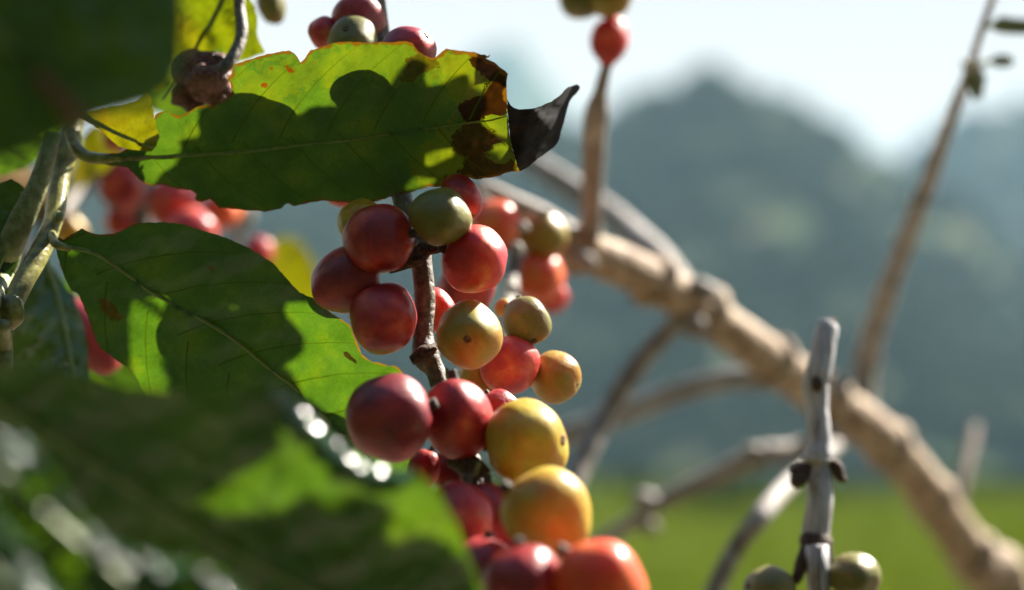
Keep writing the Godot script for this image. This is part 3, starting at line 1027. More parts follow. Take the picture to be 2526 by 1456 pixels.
func big_leaves() -> void:
	# ---- the tattered leaf with the burnt tip
	var f := {"d": 0.4135, "x": 880.0, "y": 330.0, "gx": -0.18, "gy": 0.50, "base": Vector2(219, 388), "tip": Vector2(1252, 285), "wide": 0.46, "vein_gap": 118.0, "wavy": 0.0012, "cup": -0.0006}
	leaf_axes(f)
	var up: Array = scaled([262, 434, 300, 434, 340, 429, 360, 417, 400, 400, 428, 345, 437, 323, 455, 314, 475, 313, 490, 322, 505, 326, 525, 318, 545, 305, 565, 297, 600, 297, 635, 283, 653, 259, 648, 232, 639, 224, 653, 207, 657, 183, 675, 176, 700, 168, 735, 157, 767, 149, 813, 142], 0, 0, 1)
	up += scaled([520, 345, 545, 372, 558, 402, 575, 385, 600, 350, 622, 322, 690, 303, 760, 276, 800, 270, 870, 265, 930, 270, 1000, 275, 1070, 270, 1140, 272, 1200, 265, 1240, 262, 1275, 282, 1310, 325, 1345, 350, 1390, 372, 1415, 372, 1440, 355, 1465, 330, 1490, 312, 1540, 318, 1600, 328, 1650, 332, 1690, 340, 1712, 352, 1735, 352, 1755, 362, 1772, 348, 1765, 368, 1740, 372, 1800, 402, 1845, 440, 1885, 472, 1878, 500, 1876, 560, 1880, 640], 600, 0, 2.27454)
	var seam: Array = scaled([1880, 640, 1884, 740, 1896, 870, 1915, 960, 1938, 1040, 1958, 1098], 600, 0, 2.27454)
	var low: Array = scaled([1958, 1098, 1910, 1098, 1870, 1106, 1820, 1128, 1780, 1140, 1735, 1140, 1690, 1150, 1640, 1138, 1590, 1125, 1540, 1132, 1505, 1160, 1470, 1185, 1430, 1198, 1390, 1190, 1310, 1215, 1240, 1238, 1180, 1240, 1120, 1265, 1040, 1292, 930, 1300, 800, 1292, 690, 1285, 600, 1300, 520, 1322, 480, 1300, 455, 1312, 440, 1332, 340, 1355, 200, 1346, 60, 1330], 600, 0, 2.27454)
	low += scaled([617, 587, 603, 570, 590, 560, 567, 567, 552, 565, 548, 556, 553, 547, 537, 535, 493, 530, 470, 524, 450, 518, 427, 523, 405, 515, 380, 493, 360, 472, 333, 467, 273, 462, 256, 452], 0, 0, 1)
	var img := blank_leaf(1300, 600, 83, Color(0.038, 0.098, 0.064), Color(0.060, 0.134, 0.070), Color(0.089, 0.150, 0.055))
	# yellowing along the upper margin and towards the tip
	patch(img, f, scaled([140, 430, 560, 380, 900, 265, 1300, 270, 1500, 330, 1700, 360, 1760, 620, 1500, 520, 1150, 540, 900, 470, 600, 560, 300, 700, 180, 600], 600, 0, 2.27454), [Color(0.133, 0.174, 0.020), Color(0.200, 0.200, 0.020)], 60, 0.3)
	patch(img, f, scaled([1380, 320, 1700, 340, 1900, 640, 1960, 1100, 1500, 1180, 1250, 1220, 1350, 900, 1600, 760, 1480, 560], 600, 0, 2.27454), [Color(0.178, 0.163, 0.015), Color(0.266, 0.207, 0.015)], 40, 0.28)
	# dead brown tissue, with one painted shadow among it
	var brown := [Color(0.010, 0.004, 0.0035), Color(0.024, 0.008, 0.0065)]
	patch(img, f, scaled([1640, 375, 1690, 338, 1800, 400, 1890, 470, 1880, 735, 1760, 745, 1610, 790, 1560, 700, 1600, 640, 1720, 610, 1765, 520, 1700, 470], 600, 0, 2.27454), brown, 12)
	patch(img, f, scaled([1240, 380, 1300, 320, 1390, 365, 1440, 350, 1420, 430, 1340, 470, 1260, 530, 1190, 520], 600, 0, 2.27454), [Color(0.03, 0.022, 0.01), Color(0.07, 0.055, 0.015)], 14, 0.8)  # shadow beside the notch, painted into the leaf colour
	patch(img, f, scaled([1530, 880, 1600, 800, 1700, 785, 1780, 830, 1830, 900, 1740, 980, 1780, 1040, 1930, 1040, 1960, 1110, 1700, 1165, 1560, 1110, 1620, 1010, 1540, 960], 600, 0, 2.27454), [Color(0.02, 0.013, 0.009), Color(0.05, 0.03, 0.018)], 16, 0.9)
	for s in [[325, 545, 11], [485, 448, 10], [470, 425, 6], [370, 438, 5], [505, 460, 5], [1190, 1110, 3], [930, 770, 4]]:
		for k in 9:
			var q: Vector2 = Vector2(600 + s[0] / 2.27454, s[1] / 2.27454) * 0.87708 + Vector2(rng.randf_range(-1, 1), rng.randf_range(-1, 1)) * s[2] * 0.5
			stroke(img, f, [q, q + Vector2(2, 1)], s[2] * 0.5, s[2] * 0.3, Color(0.13, 0.028, 0.01), 0.8)
	side_veins(img, f, Color(0.045, 0.075, 0.012), 0.7, 230.0, 3.4)
	# fine net of veinlets
	for i in 260:
		var p := Vector2(rng.randf_range(330, 1230), rng.randf_range(110, 520))
		var q := p + Vector2(rng.randf_range(-30, 45), rng.randf_range(-40, 40))
		stroke(img, f, [p, (p + q) / 2.0 + Vector2(rng.randf_range(-6, 6), rng.randf_range(-6, 6)), q], 1.3, 0.9, Color(0.07, 0.11, 0.014), 0.35)
	# dry brown margin
	stroke(img, f, up, 5.0, 9.0, Color(0.11, 0.055, 0.025), 0.85, 0.9)
	stroke(img, f, low, 7.0, 4.0, Color(0.13, 0.07, 0.03), 0.7, 0.9)
	var m := leaf_material(ImageTexture.create_from_image(img), Color(1.0, 0.88, 0.05), 0.38)
	var o := leaf_point(f, f.base)
	var t := thing("coffee_leaf", "tattered green coffee leaf with brown margins and a curled black tip", "leaf", o, "coffee leaves")
	var outline: Array = up + seam.slice(1, -1) + low
	part("blade", leaf_sheet(f, ragged(outline, 2.2, 7.0, 5), 9.0, o), m, t)
	var ribline: Array = scaled([250, 441, 300, 448, 400, 444, 500, 438, 600, 433, 732, 422, 864, 405, 969, 396, 1084, 378, 1215, 360, 1347, 341, 1427, 325], 0, 0, 1)
	part("midrib", rib(f, ribline, 0.0006, 0.00016, o, 0.0), M.midrib, t)
	part("petiole", tube(way([[172, 322, 0.434, 14], [184, 358, 0.431, 15], [205, 381, 0.429, 15], [232, 390, 0.4278, 14], [300, 391, 0.4262, 10], [370, 388, 0.4248, 6]]), 5, 10, 0.05, 500.0, o), M.green_stem, t)
	# the withered tip is folded back from the blade
	var g := f.duplicate()
	g.bend = [[Vector2(1235, 300), Vector2(0.97, 0.1), 0.010]]
	g.wavy = 0.0025
	var tip: Array = seam.duplicate()
	tip += scaled([2020, 1065, 2060, 1030, 2100, 1000, 2145, 968, 2180, 940, 2203, 915, 2215, 890, 2232, 820, 2255, 740, 2266, 690, 2280, 650, 2300, 622, 2320, 602, 2345, 572, 2345, 552, 2325, 540, 2296, 550, 2270, 556, 2245, 580, 2220, 610, 2160, 650, 2100, 678, 2040, 694, 1995, 700, 1958, 700, 1925, 690, 1905, 676, 1892, 658], 600, 0, 2.27454)
	part("withered_tip", leaf_sheet(g, ragged(tip, 1.5, 7.0, 6), 9.0, o), M.dead_leaf, t, "dry blackened tip curling upward")

	# ---- the broad leaf below it
	f = {"d": 0.414, "x": 560.0, "y": 800.0, "gx": -0.18, "gy": 0.44, "base": Vector2(138, 602), "tip": Vector2(1010, 1250), "wide": 0.62, "vein_gap": 125.0, "wavy": 0.0012, "cup": -0.0004}
	leaf_axes(f)
	up = scaled([158, 688, 165, 667, 177, 674, 200, 660, 230, 643, 247, 652, 263, 658, 290, 659, 320, 657, 342, 648, 360, 637, 387, 627, 427, 627, 467, 625, 510, 630, 567, 647, 633, 668, 700, 697, 767, 740, 800, 777, 828, 807, 843, 823, 862, 832, 883, 840, 920, 872, 950, 893, 983, 913, 1000, 955, 1017, 995, 1032, 1010, 1050, 1020, 1065, 1019, 1093, 1030, 1108, 1028, 1120, 1034, 1130, 1046, 1140, 1067, 1165, 1130, 1175, 1200, 1172, 1260, 1163, 1302, 1153, 1318, 1165, 1360, 1160, 1425], 0, 0, 1)
	low = scaled([1160, 1425, 1080, 1445, 960, 1440, 800, 1395, 600, 1285, 450, 1155, 397, 1093, 387, 1067, 370, 1043, 333, 1017, 283, 980, 267, 950, 247, 890, 220, 827, 200, 817, 185, 785, 173, 757, 160, 715, 158, 700], 0, 0, 1)
	img = blank_leaf(1200, 700, 84, Color(0.039, 0.101, 0.065), Color(0.055, 0.134, 0.069), Color(0.081, 0.147, 0.057))
	side_veins(img, f, Color(0.035, 0.07, 0.012), 0.75, 300.0, 3.2)
	for i in 260:
		var p := Vector2(rng.randf_range(180, 1000), rng.randf_range(560, 1180))
		var q := p + Vector2(rng.randf_range(-40, 40), rng.randf_range(-40, 40))
		stroke(img, f, [p, (p + q) / 2.0 + Vector2(rng.randf_range(-6, 6), rng.randf_range(-6, 6)), q], 1.3, 0.9, Color(0.055, 0.10, 0.013), 0.35)
	# two reddish brown stains and a dark fleck
	patch(img, f, scaled([830, 120, 940, 150, 1030, 250, 1020, 310, 930, 290, 860, 200], 0, 800, 3), [Color(0.06, 0.022, 0.01), Color(0.12, 0.05, 0.016)], 14, 0.7)
	patch(img, f, scaled([1740, 1030, 1810, 1040, 1820, 1080, 1770, 1100], 0, 400, 3), [Color(0.08, 0.03, 0.012), Color(0.13, 0.06, 0.02)], 8, 0.7)
	patch(img, f, scaled([1095, 575, 1130, 570, 1160, 600, 1205, 640, 1215, 675, 1160, 640, 1105, 605], 600, 800, 3), [Color(0.012, 0.01, 0.008), Color(0.03, 0.022, 0.012)], 4)
	stroke(img, f, up.slice(0, 12), 4.0, 4.0, Color(0.14, 0.07, 0.03), 0.7, 0.8)
	stroke(img, f, up.slice(24), 5.0, 5.0, Color(0.16, 0.09, 0.05), 0.8, 0.8)
	stroke(img, f, low.slice(8), 3.0, 3.0, Color(0.12, 0.08, 0.03), 0.5, 0.8)
	m = leaf_material(ImageTexture.create_from_image(img), Color(0.95, 0.88, 0.04), 0.36)
	o = leaf_point(f, f.base)
	t = thing("coffee_leaf", "broad dark green leaf with bright sunlit patches left of the cherry cluster", "leaf", o, "coffee leaves")
	part("blade", leaf_sheet(f, ragged(up + low.slice(1), 2.0, 8.0, 7), 10.0, o), m, t)
	ribline = scaled([158, 690, 267, 712, 367, 777, 417, 815, 467, 843, 567, 897, 667, 960, 750, 1030, 833, 1093, 917, 1173, 993, 1243, 1050, 1298, 1090, 1342, 1150, 1415], 0, 0, 1)
	part("midrib", rib(f, ribline, 0.0006, 0.0004, o, 0.0), M.midrib, t)
	part("petiole", tube(way([[132, 545, 0.433, 10], [128, 575, 0.425, 11], [138, 602, 0.4115, 11], [175, 614, 0.4112, 8]]), 5, 10, 0.05, 500.0, o), M.green_stem, t)

	# ---- small yellow-green leaf above the leaf base, its margin dried
	f = {"d": 0.392, "x": 300.0, "y": 310.0, "gx": -0.1, "gy": 0.3, "base": Vector2(205, 285), "tip": Vector2(380, 365), "wide": 0.9, "vein_gap": 60.0, "wavy": 0.001}
	var ol: Array = scaled([690, 960, 900, 915, 1130, 870, 1240, 790, 1275, 830, 1300, 930, 1318, 1060, 1345, 1150, 1320, 1230, 1280, 1280, 1200, 1275, 1080, 1262, 1000, 1232, 920, 1170, 850, 1110, 760, 1045, 690, 1005], 0, 0, 3)
	simple_leaf("coffee_leaf", "small sunlit yellow green leaf with a dried margin above the long leaf's base", f, ol, 8, M.yellow_leaf, [Vector2(205, 285), Vector2(290, 330), Vector2(380, 365)], 0.0007, [[at(188, 262, 0.394), 0.0014], [leaf_point(f, Vector2(205, 287)), 0.001]], 3.0)
	# ---- bright leaf behind, at the top
	f = {"d": 0.455, "x": 560.0, "y": 100.0, "gx": -0.1, "gy": 0.3, "base": Vector2(600, -120), "tip": Vector2(395, 250), "wide": 0.8, "vein_gap": 90.0, "wavy": 0.002}
	ol = scaled([1300, -500, 1900, -560, 2080, -300, 2110, 0, 2150, 60, 2172, 140, 2168, 300, 2200, 380, 2235, 445, 2120, 490, 2000, 520, 1900, 470, 1850, 400, 1740, 470, 1640, 480, 1560, 560, 1500, 640, 1400, 720, 1340, 770, 1280, 760, 1300, 300], 0, 0, 3)
	simple_leaf("coffee_leaf", "bright backlit yellow green leaf behind the withered brown fruit, top left", f, ol, 10, M.fresh_leaf, [Vector2(600, -120), Vector2(520, 60), Vector2(400, 245)], 0.001, [], 4.0)
	# ---- glossy leaf in shade behind the sunlit stem
	f = {"d": 0.47, "x": 130.0, "y": 820.0, "gx": 0.60, "gy": -0.66, "base": Vector2(110, 632), "tip": Vector2(200, 1010), "wide": 0.9, "vein_gap": 70.0, "wavy": 0.0018, "cup": 0.004}
	ol = pts([111, 637, 132, 658, 162, 710, 187, 745, 206, 802, 217, 860, 219, 934, 205, 1000, 90, 1000, -60, 980, -70, 800, 35, 693])
	simple_leaf("coffee_leaf", "shaded leaf with a blue sky sheen behind the sunlit green stem", f, ol, 8, M.waxy_leaf, [Vector2(110, 634), Vector2(150, 760), Vector2(195, 1000)], 0.0009, [], 3.0)
	# ---- blurred yellow-green leaf far behind
	f = {"d": 0.80, "x": 720.0, "y": 650.0, "gx": 0.0, "gy": 0.2, "base": Vector2(620, 760), "tip": Vector2(735, 580), "wide": 0.8, "wavy": 0.002}
	ol = pts([600, 780, 600, 700, 640, 620, 690, 585, 735, 590, 772, 640, 790, 700, 800, 780, 700, 800])
	simple_leaf("coffee_leaf", "blurred yellow green leaf in the gap behind the broad leaf", f, ol, 16, M.yellow_leaf, [Vector2(620, 760), Vector2(700, 640), Vector2(735, 590)], 0.001, [[at(560, 840, 0.8), 0.002], [at(625, 760, 0.8), 0.0014]], 3.0)
	f = {"d": 0.62, "x": 200.0, "y": 400.0, "gx": 0.0, "gy": 0.2, "base": Vector2(150, 480), "tip": Vector2(300, 340), "wide": 0.8, "wavy": 0.002}
	ol = pts([170, 470, 180, 410, 200, 330, 235, 300, 290, 330, 300, 385, 260, 420, 210, 455])
	simple_leaf("coffee_leaf", "blurred light green leaf beneath the long leaf's petiole", f, ol, 14, M.yellow_leaf, [Vector2(172, 468), Vector2(240, 390), Vector2(295, 340)], 0.001, [[at(120, 560, 0.62), 0.002], [at(172, 468, 0.62), 0.0014]], 3.0)


func left_edge_leaves() -> void:
	var f := {"d": 0.50, "x": 20.0, "y": 380.0, "gx": -0.1, "gy": 0.4, "base": Vector2(-120, 300), "tip": Vector2(90, 410), "wide": 0.9, "vein_gap": 80.0, "wavy": 0.003}
	simple_leaf("coffee_leaf", "shaded green leaf at the left edge under the dark corner leaf", f, pts([-120, 270, 60, 260, 165, 285, 150, 330, 105, 380, 60, 415, -20, 440, -120, 450]), 10, M.plain_leaf, pts([-120, 300, 0, 350, 90, 405]), 0.0009, [])
	f = {"d": 0.425, "x": 20.0, "y": 600.0, "gx": 0.25, "gy": -0.1, "base": Vector2(60, 470), "tip": Vector2(-40, 760), "wide": 0.8, "vein_gap": 80.0, "wavy": 0.002, "cup": 0.004}
	simple_leaf("coffee_leaf", "pale grey green folded leaf at the left edge beside the stems", f, pts([30, 440, 70, 470, 78, 520, 62, 590, 40, 660, 5, 720, -60, 780, -120, 700, -110, 500]), 10, M.plain_leaf, pts([60, 475, 20, 600, -40, 750]), 0.0008, [])
	f = {"d": 0.62, "x": 40.0, "y": 480.0, "gx": 0.1, "gy": 0.3, "base": Vector2(-80, 420), "tip": Vector2(120, 560), "wide": 0.8, "vein_gap": 90.0, "wavy": 0.003}
	simple_leaf("dry_leaf", "blurred pale brown dry leaf behind the green shoot", f, pts([-100, 380, 40, 400, 110, 430, 150, 500, 120, 560, 40, 540, -100, 560]), 14, M.dry_leaf, pts([-80, 420, 20, 470, 120, 555]), 0.0009, [], 4.0)
	f = {"d": 0.66, "x": 260.0, "y": 860.0, "gx": 0.0, "gy": 0.3, "base": Vector2(60, 760), "tip": Vector2(420, 980), "wide": 0.8, "vein_gap": 90.0, "wavy": 0.003}
	simple_leaf("coffee_leaf", "very dark leaf filling the gap left of the broad leaf", f, pts([60, 700, 180, 690, 320, 780, 420, 900, 430, 1000, 250, 1020, 60, 960]), 16, M.plain_leaf, pts([60, 760, 240, 850, 420, 980]), 0.0009, [], 4.0)
	f = {"d": 0.56, "x": 450.0, "y": 200.0, "gx": 0.0, "gy": 0.3, "base": Vector2(380, 60), "tip": Vector2(560, 330), "wide": 0.8, "vein_gap": 90.0, "wavy": 0.003}
	simple_leaf("coffee_leaf", "dark leaf behind the withered brown fruit", f, pts([330, 100, 420, 60, 540, 90, 600, 180, 590, 260, 540, 310, 430, 300, 350, 260]), 14, M.plain_leaf, pts([380, 80, 470, 190, 550, 300]), 0.0009, [], 4.0)


func foreground_leaves() -> void:
	left_edge_leaves()
	# dark leaf close to the lens, upper left
	var f := {"d": 0.252, "x": 200.0, "y": 150.0, "gx": 0.06, "gy": 0.05, "base": Vector2(-260, -160), "tip": Vector2(205, 300), "wide": 0.85, "vein_gap": 130.0, "wavy": 0.002, "cup": 0.0003}
	var ol := pts([-300, -220, 400, -240, 445, -60, 456, 60, 450, 150, 428, 215, 370, 258, 300, 280, 235, 296, 206, 318, 150, 336, 80, 370, 0, 400, -120, 430, -300, 450])
	var corner := simple_leaf("coffee_leaf", "large dark out of focus leaf filling the upper left corner", f, ol, 14, M.plain_leaf, pts([-260, -160, -60, 30, 110, 192]), 0.0012, [[at(-330, -230, 0.252), 0.002], [leaf_point(f, Vector2(-260, -160)), 0.0014]])
	part("dry_midrib_end", rib(f, pts([105, 185, 150, 235, 180, 268, 205, 312]), 0.0010, 0.0015, corner.position, 2.0), M.dry_rib, corner, "dry reddish brown streak at the end of the midrib")
	# big leaf across the lower left, its outer margin rolled back
	var edge := pts([700, 962, 757, 1008, 805, 1060, 855, 1108, 905, 1140, 960, 1155, 1023, 1160, 1082, 1212, 1126, 1294, 1155, 1367, 1190, 1456, 1225, 1580])
	f = {"d": 0.292, "x": 700.0, "y": 1200.0, "gx": 0.0, "gy": 0.40, "base": Vector2(-150, 900), "tip": Vector2(1150, 1640), "wide": 0.7, "vein_gap": 140.0, "wavy": 0.0015, "roll": edge.slice(0, 7), "roll_by": 0.0062, "roll_wide": 54.0, "roll_uneven": 0.4, "quilt": 0.0002}
	ol = pts([-250, 900, -80, 905, 35, 897, 120, 905, 205, 918, 263, 937, 307, 954, 410, 964, 526, 968, 620, 962]) + edge + pts([1180, 1720, 700, 1750, 0, 1700, -300, 1600])
	simple_leaf("coffee_leaf", "large out of focus leaf with a rolled shiny margin across the lower left", f, ol, 12, M.waxy_leaf, pts([-150, 900, 200, 1120, 600, 1370, 1150, 1640]), 0.0012, [[at(-300, 800, 0.30), 0.002], [leaf_point(f, Vector2(-150, 900)), 0.0014]])
	# two more leaves in front of it, margins catching the sun
	edge = pts([60, 1080, 120, 1160, 168, 1212, 200, 1275, 262, 1330, 345, 1365, 420, 1382, 500, 1388, 560, 1425, 620, 1480, 680, 1560])
	f = {"d": 0.246, "x": 200.0, "y": 1400.0, "gx": 0.10, "gy": 0.05, "base": Vector2(-120, 1060), "tip": Vector2(560, 1640), "wide": 0.7, "vein_gap": 130.0, "wavy": 0.003, "roll": edge, "roll_by": 0.005, "roll_wide": 60.0, "roll_uneven": 2.2, "quilt": 0.0006}
	ol = pts([-200, 1060, -60, 1040]) + edge + pts([600, 1700, 0, 1760, -250, 1600])
	simple_leaf("coffee_leaf", "blurred dark leaf with a glinting margin at the bottom left", f, ol, 12, M.waxy_leaf, pts([-120, 1060, 200, 1350, 560, 1640]), 0.0012, [[at(-260, 960, 0.246), 0.002], [leaf_point(f, Vector2(-120, 1060)), 0.0014]])
	edge = pts([-60, 1180, 0, 1255, 30, 1305, 75, 1348, 118, 1396, 155, 1424, 195, 1470, 250, 1560])
	f = {"d": 0.234, "x": 0.0, "y": 1450.0, "gx": 0.2, "gy": -0.1, "base": Vector2(-180, 1200), "tip": Vector2(200, 1660), "wide": 0.7, "vein_gap": 120.0, "wavy": 0.003, "roll": edge, "roll_by": 0.006, "roll_wide": 85.0, "roll_uneven": 2.2}
	ol = pts([-220, 1180, -120, 1150]) + edge + pts([200, 1720, -150, 1740, -280, 1500])
	simple_leaf("coffee_leaf", "blurred leaf with pale round glints in the bottom left corner", f, ol, 12, M.waxy_leaf, pts([-180, 1200, 0, 1440, 200, 1660]), 0.0012, [[at(-300, 1100, 0.234), 0.002], [leaf_point(f, Vector2(-180, 1200)), 0.0014]])


# Unseen leaf sheets added above the frame, outlines cut to cast the wanted shade
func added_shade_leaves() -> void:
	var f := {"d": 0.4135, "x": 880.0, "y": 330.0, "gx": -0.18, "gy": 0.50, "base": Vector2(330, 480), "tip": Vector2(1360, 400), "wide": 0.5, "vein_gap": 118.0, "wavy": 0.0005}
	f.shift = SUN * 0.155
	var z := 2.27454
	var ol: Array = pts([420, 560, 372, 470, 392, 432, 440, 400, 452, 377, 458, 360, 484, 341, 482, 310, 491, 269])
	ol += scaled([150, 610, 250, 640, 330, 700, 390, 775, 470, 755, 550, 740, 610, 690, 680, 662, 760, 662, 830, 690, 900, 640, 1020, 580, 1150, 525, 1230, 400, 1300, 345, 1400, 385, 1385, 480, 1410, 530, 1480, 525, 1560, 480, 1640, 455, 1700, 560, 1735, 610, 1745, 720, 1700, 765, 1780, 835, 1880, 885, 1920, 930, 1800, 930, 1780, 960, 1940, 1060, 1900, 1300, 1300, 1420, 600, 1480], 600, 0, z)
	simple_leaf("coffee_leaf", "unseen leaf sheet added above the frame, cut with holes to dapple the tattered leaf", f, ol, 12, M.plain_leaf, pts([420, 470, 800, 440, 1280, 420]), 0.001, [[at(1000, 380, 0.4135) + f.shift, 0.001], [at(900, -60, 0.446), 0.0016]], 2.0, null, "added shade leaves above the frame", [
		PackedVector2Array(scaled([1385, 965, 1530, 955, 1520, 1010, 1375, 1045], 600, 0, z)), PackedVector2Array(scaled([1290, 1105, 1450, 1110, 1420, 1165, 1262, 1180], 600, 0, z)),
		PackedVector2Array(scaled([125, 1265, 150, 1270, 155, 1300, 130, 1300], 600, 0, z))])
	f = {"d": 0.414, "x": 560.0, "y": 800.0, "gx": -0.18, "gy": 0.44, "base": Vector2(180, 640), "tip": Vector2(820, 1040), "wide": 0.6, "vein_gap": 125.0, "wavy": 0.0005}
	f.shift = SUN * 0.212
	ol = pts([100, 640, 150, 622, 205, 625, 240, 592, 262, 500, 640, 500, 790, 640, 728, 719, 713, 754, 731, 789, 757, 825, 757, 860, 731, 883, 705, 900, 728, 935, 760, 976, 815, 1030, 800, 1060, 430, 1060, 424, 960, 404, 860, 404, 760, 428, 704, 380, 713, 327, 713, 320, 800, 332, 960, 332, 1060, 100, 1000])
	simple_leaf("coffee_leaf", "unseen leaf sheet added above the frame, torn outline cut to shade the broad leaf", f, ol, 12, M.plain_leaf, pts([190, 640, 500, 840, 800, 1030]), 0.001, [[at(560, 620, 0.414) + f.shift, 0.001], [at(1480, -420, 0.5), 0.002]], 2.0, null, "added shade leaves above the frame", [
		PackedVector2Array(scaled([2235, 1140, 2265, 1150, 2305, 1215, 2285, 1220], 0, 400, 3)), PackedVector2Array(scaled([1960, 145, 1985, 150, 2010, 200, 1990, 200], 0, 800, 3))])
	f = {"d": 0.292, "x": 700.0, "y": 1200.0, "gx": 0.0, "gy": 0.40, "base": Vector2(-100, 900), "tip": Vector2(900, 1100), "wide": 0.6, "vein_gap": 140.0, "wavy": 0.0005}
	f.shift = SUN * 0.19
	ol = pts([-260, 860, 200, 860, 700, 930, 790, 1050, 760, 1050]) + scaled([560, 60, 600, 260, 480, 330, 300, 450, 100, 560, 0, 660], 600, 1175, 3) + pts([480, 1240, 200, 1260, -260, 1280])
	simple_leaf("coffee_leaf", "unseen leaf sheet added above the frame to shade the upper part of the lower leaf", f, ol, 14, M.plain_leaf, pts([-100, 1000, 300, 1060, 700, 1000]), 0.001, [[at(100, 950, 0.292) + f.shift, 0.001], [at(100, 950, 0.292) + f.shift + Vector3(0.0, 0.08, 0.02), 0.002]], 2.0, null, "added shade leaves above the frame")
	f = f.duplicate()
	f.shift = SUN * 0.23
	ol = pts([-260, 1270, 300, 1250]) + scaled([-150, 720, 0, 760, 250, 790, 420, 840, 560, 790, 700, 690, 860, 635, 980, 725, 1070, 735, 1200, 645, 1400, 655, 1510, 760, 1515, 1030, 1700, 985, 2000, 1045, 2150, 1200], 600, 1175, 3) + pts([1190, 1480, 1100, 1560, -260, 1600])
	simple_leaf("coffee_leaf", "unseen lobed leaf sheet added above the frame to shade the lower part of the lower leaf", f, ol, 14, M.plain_leaf, pts([-100, 1400, 300, 1420, 1000, 1500]), 0.001, [[at(300, 1270, 0.292) + f.shift, 0.001], [at(300, 1270, 0.292) + f.shift + Vector3(0.0, 0.08, 0.02), 0.002]], 2.0, null, "added shade leaves above the frame")
	f = {"d": 0.252, "x": 200.0, "y": 150.0, "gx": 0.06, "gy": 0.05, "base": Vector2(-300, 0), "tip": Vector2(420, 150), "wide": 0.9, "vein_gap": 130.0, "wavy": 0.001}
	f.shift = SUN * 0.11
	ol = pts([-340, -260, 440, -260, 480, 0, 470, 180, 420, 270, 280, 330, 180, 400, -340, 460])
	simple_leaf("coffee_leaf", "unseen broad leaf sheet added above the frame to shade the dark corner leaf", f, ol, 16, M.plain_leaf, pts([-300, 0, 420, 150]), 0.001, [[at(-300, 0, 0.252) + f.shift, 0.001], [at(-300, 0, 0.252) + f.shift + Vector3(-0.05, 0.04, 0.0), 0.002]], 2.0, null, "added shade leaves above the frame")


func far_shade() -> void:  # unseen notched leaf, added to keep the sun off the left cherries
	var f := {"d": 0.64, "x": 400.0, "y": 500.0, "gx": -0.1, "gy": 0.3, "base": Vector2(210, 500), "tip": Vector2(620, 480), "wide": 0.8, "vein_gap": 100.0, "wavy": 0.001}
	f.shift = SUN * 0.26
	simple_leaf("coffee_leaf", "unseen notched leaf sheet added above the frame to shade the blurred cherries at the left", f, pts([180, 380, 620, 370, 640, 640, 560, 640, 540, 560, 470, 535, 440, 600, 200, 650]), 24, M.plain_leaf, pts([210, 500, 400, 480, 600, 470]), 0.001, [[at(400, 480, 0.64) + f.shift, 0.001], [at(400, 480, 0.64) + f.shift + Vector3(0, 0.1, 0), 0.002]], 3.0, null, "added shade leaves above the frame")


func glossy_shade() -> void:  # unseen leaf added to shade the glossy one; its holes let glints through
	var f := {"d": 0.47, "x": 100.0, "y": 820.0, "gx": -0.1, "gy": 0.3, "base": Vector2(-120, 840), "tip": Vector2(310, 800), "wide": 0.9, "vein_gap": 100.0, "wavy": 0.001}
	f.shift = SUN * 0.26
	simple_leaf("coffee_leaf", "unseen wide leaf sheet added above the frame to shade the glossy leaf behind the stem", f, pts([-140, 620, 60, 580, 260, 600, 320, 700, 330, 900, 250, 1040, 40, 1060, -140, 1040]), 20, M.plain_leaf, pts([-120, 840, 100, 830, 310, 800]), 0.001, [[at(-120, 840, 0.47) + f.shift, 0.001], [at(-120, 840, 0.47) + f.shift + Vector3(-0.05, 0.08, 0), 0.002]], 3.0, null, "added shade leaves above the frame", [
		PackedVector2Array(pts([122, 772, 150, 778, 166, 806, 158, 832, 140, 815])), PackedVector2Array(pts([178, 728, 196, 745, 210, 785, 200, 792, 184, 762]))])


